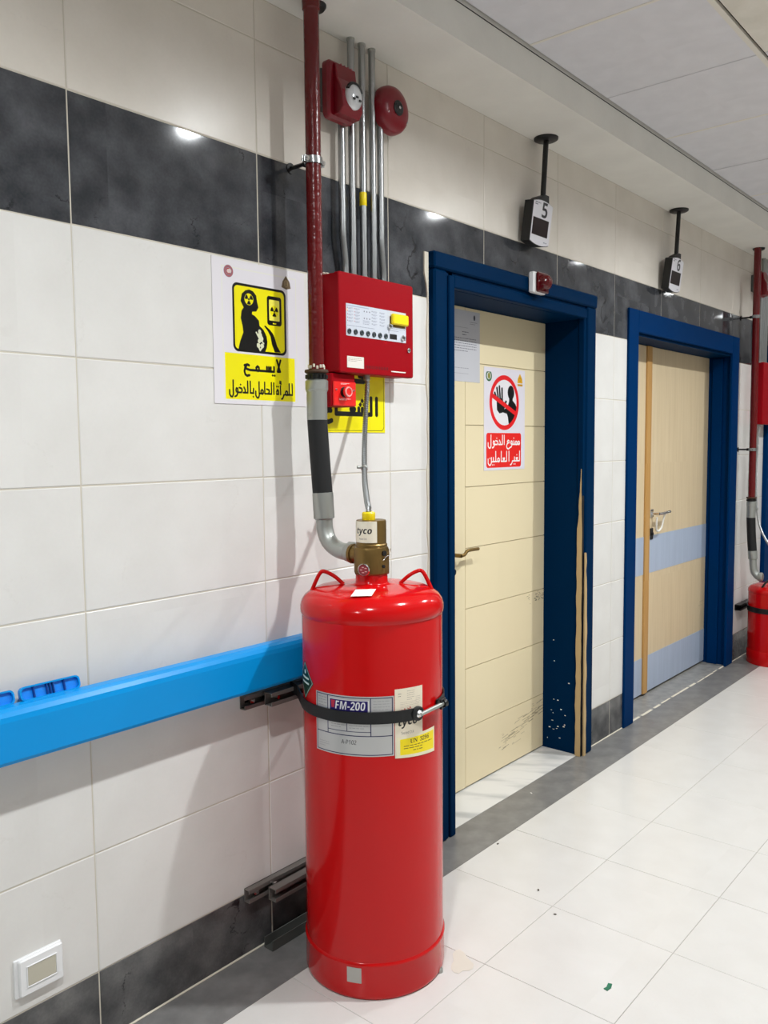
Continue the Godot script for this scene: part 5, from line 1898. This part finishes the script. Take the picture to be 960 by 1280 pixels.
func second_set() -> void:
	# the same installation once more at the far end of the view
	var dx := 4.25
	var t := thing("fire_pipe", "far red gas pipe dropping from the ceiling beyond the blue-framed door", "pipe", Vector3(6.085, 0, 0.1))
	obj("pipe", lathe_mesh([Vector2(0.0, 1.16), Vector2(0.0232, 1.16), Vector2(0.0232, SOFFIT_Y), Vector2(0, SOFFIT_Y)], 20), M.red_pipe, t)
	obj("ceiling_flange", lathe_mesh([Vector2(0.0, SOFFIT_Y - 0.012), Vector2(0.036, SOFFIT_Y - 0.011), Vector2(0.040, SOFFIT_Y - 0.0005)], 20, Transform3D(Basis(), Vector3(0.02, 0, 0))), M.dark_steel, t)
	pipe_clamp(Vector3(6.085, 2.40, 0.1), "upper clamp on the far red pipe, level with the dark tile band")
	pipe_clamp(Vector3(6.085, 1.50, 0.1), "lower clamp on the far red pipe, below the far red panel")
	t = thing("discharge_hose", "far black hose with zinc elbow above the short red cylinder", "hose", Vector3(6.085, 0, 0.1))
	hose_parts(t, 1.175, 1.03, 0.80, 0.74, 0.62, 0.0, 0.012, 0.085, 0.030)
	t = thing("suppression_cylinder", "short dark red gas cylinder at the far end, cut by the picture edge", "gas cylinder", Vector3(6.24, 0, 0.23))
	obj("body", lathe_mesh([Vector2(0.175, 0.09), Vector2(0.175, 0.50)], 64), M.red, t)
	obj("skirt", lathe_mesh([Vector2(0.165, 0), Vector2(0.177, 0.0), Vector2(0.1785, 0.008), Vector2(0.1785, 0.09), Vector2(0.175, 0.098)], 64), M.red, t)
	obj("shoulder", lathe_mesh([Vector2(0.175, 0.498), Vector2(0.178, 0.505), Vector2(0.176, 0.522), Vector2(0.160, 0.542), Vector2(0.12, 0.555), Vector2(0.05, 0.562), Vector2(0.04, 0.57), Vector2(0.04, 0.585), Vector2(0, 0.585)], 64, Transform3D.IDENTITY, 50.0), M.red, t)
	obj("valve", lathe_mesh([Vector2(0, 0.585), Vector2(0.042, 0.585), Vector2(0.042, 0.66), Vector2(0.036, 0.665), Vector2(0.036, 0.72), Vector2(0, 0.722)], 16), M.brass, t)
	var st := begin()
	tube(st, smooth_path([Vector3(-0.14, 0.545, -0.05), Vector3(-0.13, 0.59, -0.02), Vector3(-0.11, 0.595, 0.0), Vector3(-0.09, 0.555, 0.03)], 4), 0.007, 8)
	obj("lifting_lug", done(st), M.black, t)
	t = thing("retaining_strap", "black strap round the short red cylinder at the far end", "strap", Vector3(6.24, 0.385, 0.23))
	obj("band", lathe_mesh([Vector2(0.1755, -0.018), Vector2(0.180, -0.018), Vector2(0.180, 0.018), Vector2(0.1755, 0.018)], 48), M.strap, t)
	t = thing("wall_channel", "dark channel on the wall behind the short far cylinder", "bracket", Vector3(6.24, 0.385, 0))
	st = begin()
	strut(st, -0.14, 0.2, 0, 0, 0.041, 0.04)
	obj("back_channel", done(st), M.dark_steel, t)
	t = thing("control_panel", "far red alarm panel at the picture edge beside the far red pipe", "control panel", Vector3(6.335, 1.675, 0))
	panel_box(t, 0.376, 0.44)
	t = thing("horn_strobe", "far red horn strobe near the ceiling at the picture edge", "alarm", Vector3(6.285, 2.57, 0))
	horn_parts(t)
	for i in 4:
		t = thing("steel_conduit", ["far steel conduit nearest the far red pipe", "second far steel conduit from the far red pipe", "third far steel conduit from the far red pipe", "last far steel conduit, next to the far door frame"][i], "conduit", Vector3(6.42 + 0.045 * i, 2.116, 0.03), "far steel conduits above the far panel")
		conduit_parts(t, 0.46 if i == 0 else SOFFIT_Y - 2.116, i == 0, i > 0)
	t = thing("flexible_conduit", "far grey flexible conduit hanging from the far panel to the short cylinder", "conduit", Vector3(6.38, 1.675, 0.05))
	flex_parts(t, [Vector3(0, 0, 0), Vector3(-0.02, -0.15, 0), Vector3(-0.07, -0.4, 0.01), Vector3(-0.08, -0.7, 0.04), Vector3(-0.05, -0.88, 0.12), Vector3(-0.02, -0.945, 0.18)])


func debris() -> void:
	var t := obj("plastic_scrap", extrude_mesh(PackedVector2Array([Vector2(-0.018, -0.006), Vector2(0.0, -0.009), Vector2(0.018, -0.004), Vector2(0.014, 0.007), Vector2(-0.004, 0.003), Vector2(-0.016, 0.006)]), 0.0, 0.003, Transform3D(Basis(Vector3.RIGHT, -PI / 2), Vector3(2.163, 0.0002, 0.921)), 0.001), M.green)
	tag(t, "tiny green plastic scrap lying on the white floor, right of the cylinder", "litter")
	var p := PackedVector2Array()
	for i in 18:
		var a := TAU * i / 18.0
		p.append(Vector2(cos(a) * 0.055, sin(a) * 0.032) * (1.0 + 0.22 * sin(a * 3.0 + 1.0) + rng.randf_range(-0.1, 0.1)))
	t = obj("floor_stain", extrude_mesh(p, 0.0, 0.0003, Transform3D(Basis(Vector3.UP, 0.7) * Basis(Vector3.RIGHT, -PI / 2), Vector3(1.99, 0.0004, 0.53))), M.stain)
	tag(t, "faint tan stain on the white floor tile at the foot of the tall red cylinder", "stain")
	var spots := [[2.70, 0.205], [2.50, 0.50], [3.20, 0.06], [2.40, 0.62]]
	var notes := ["dark crumb on the white floor just outside the grey border strip", "dark crumb on the white floor nearer the cylinder", "pale crumb lying on the grey border strip before the cream door", "smallest dark speck on the white floor tile"]
	for i in 4:
		var o := obj("crumb", slab(Vector3(-0.005, 0, -0.003), Vector3(0.005, 0.003, 0.003), 0.0012), M.paper if i == 2 else M.crumb, self, Vector3(spots[i][0], 0.0003, spots[i][1]))
		o.rotation.y = 0.7 * i
		tag(o, notes[i], "litter", "crumbs on the floor")
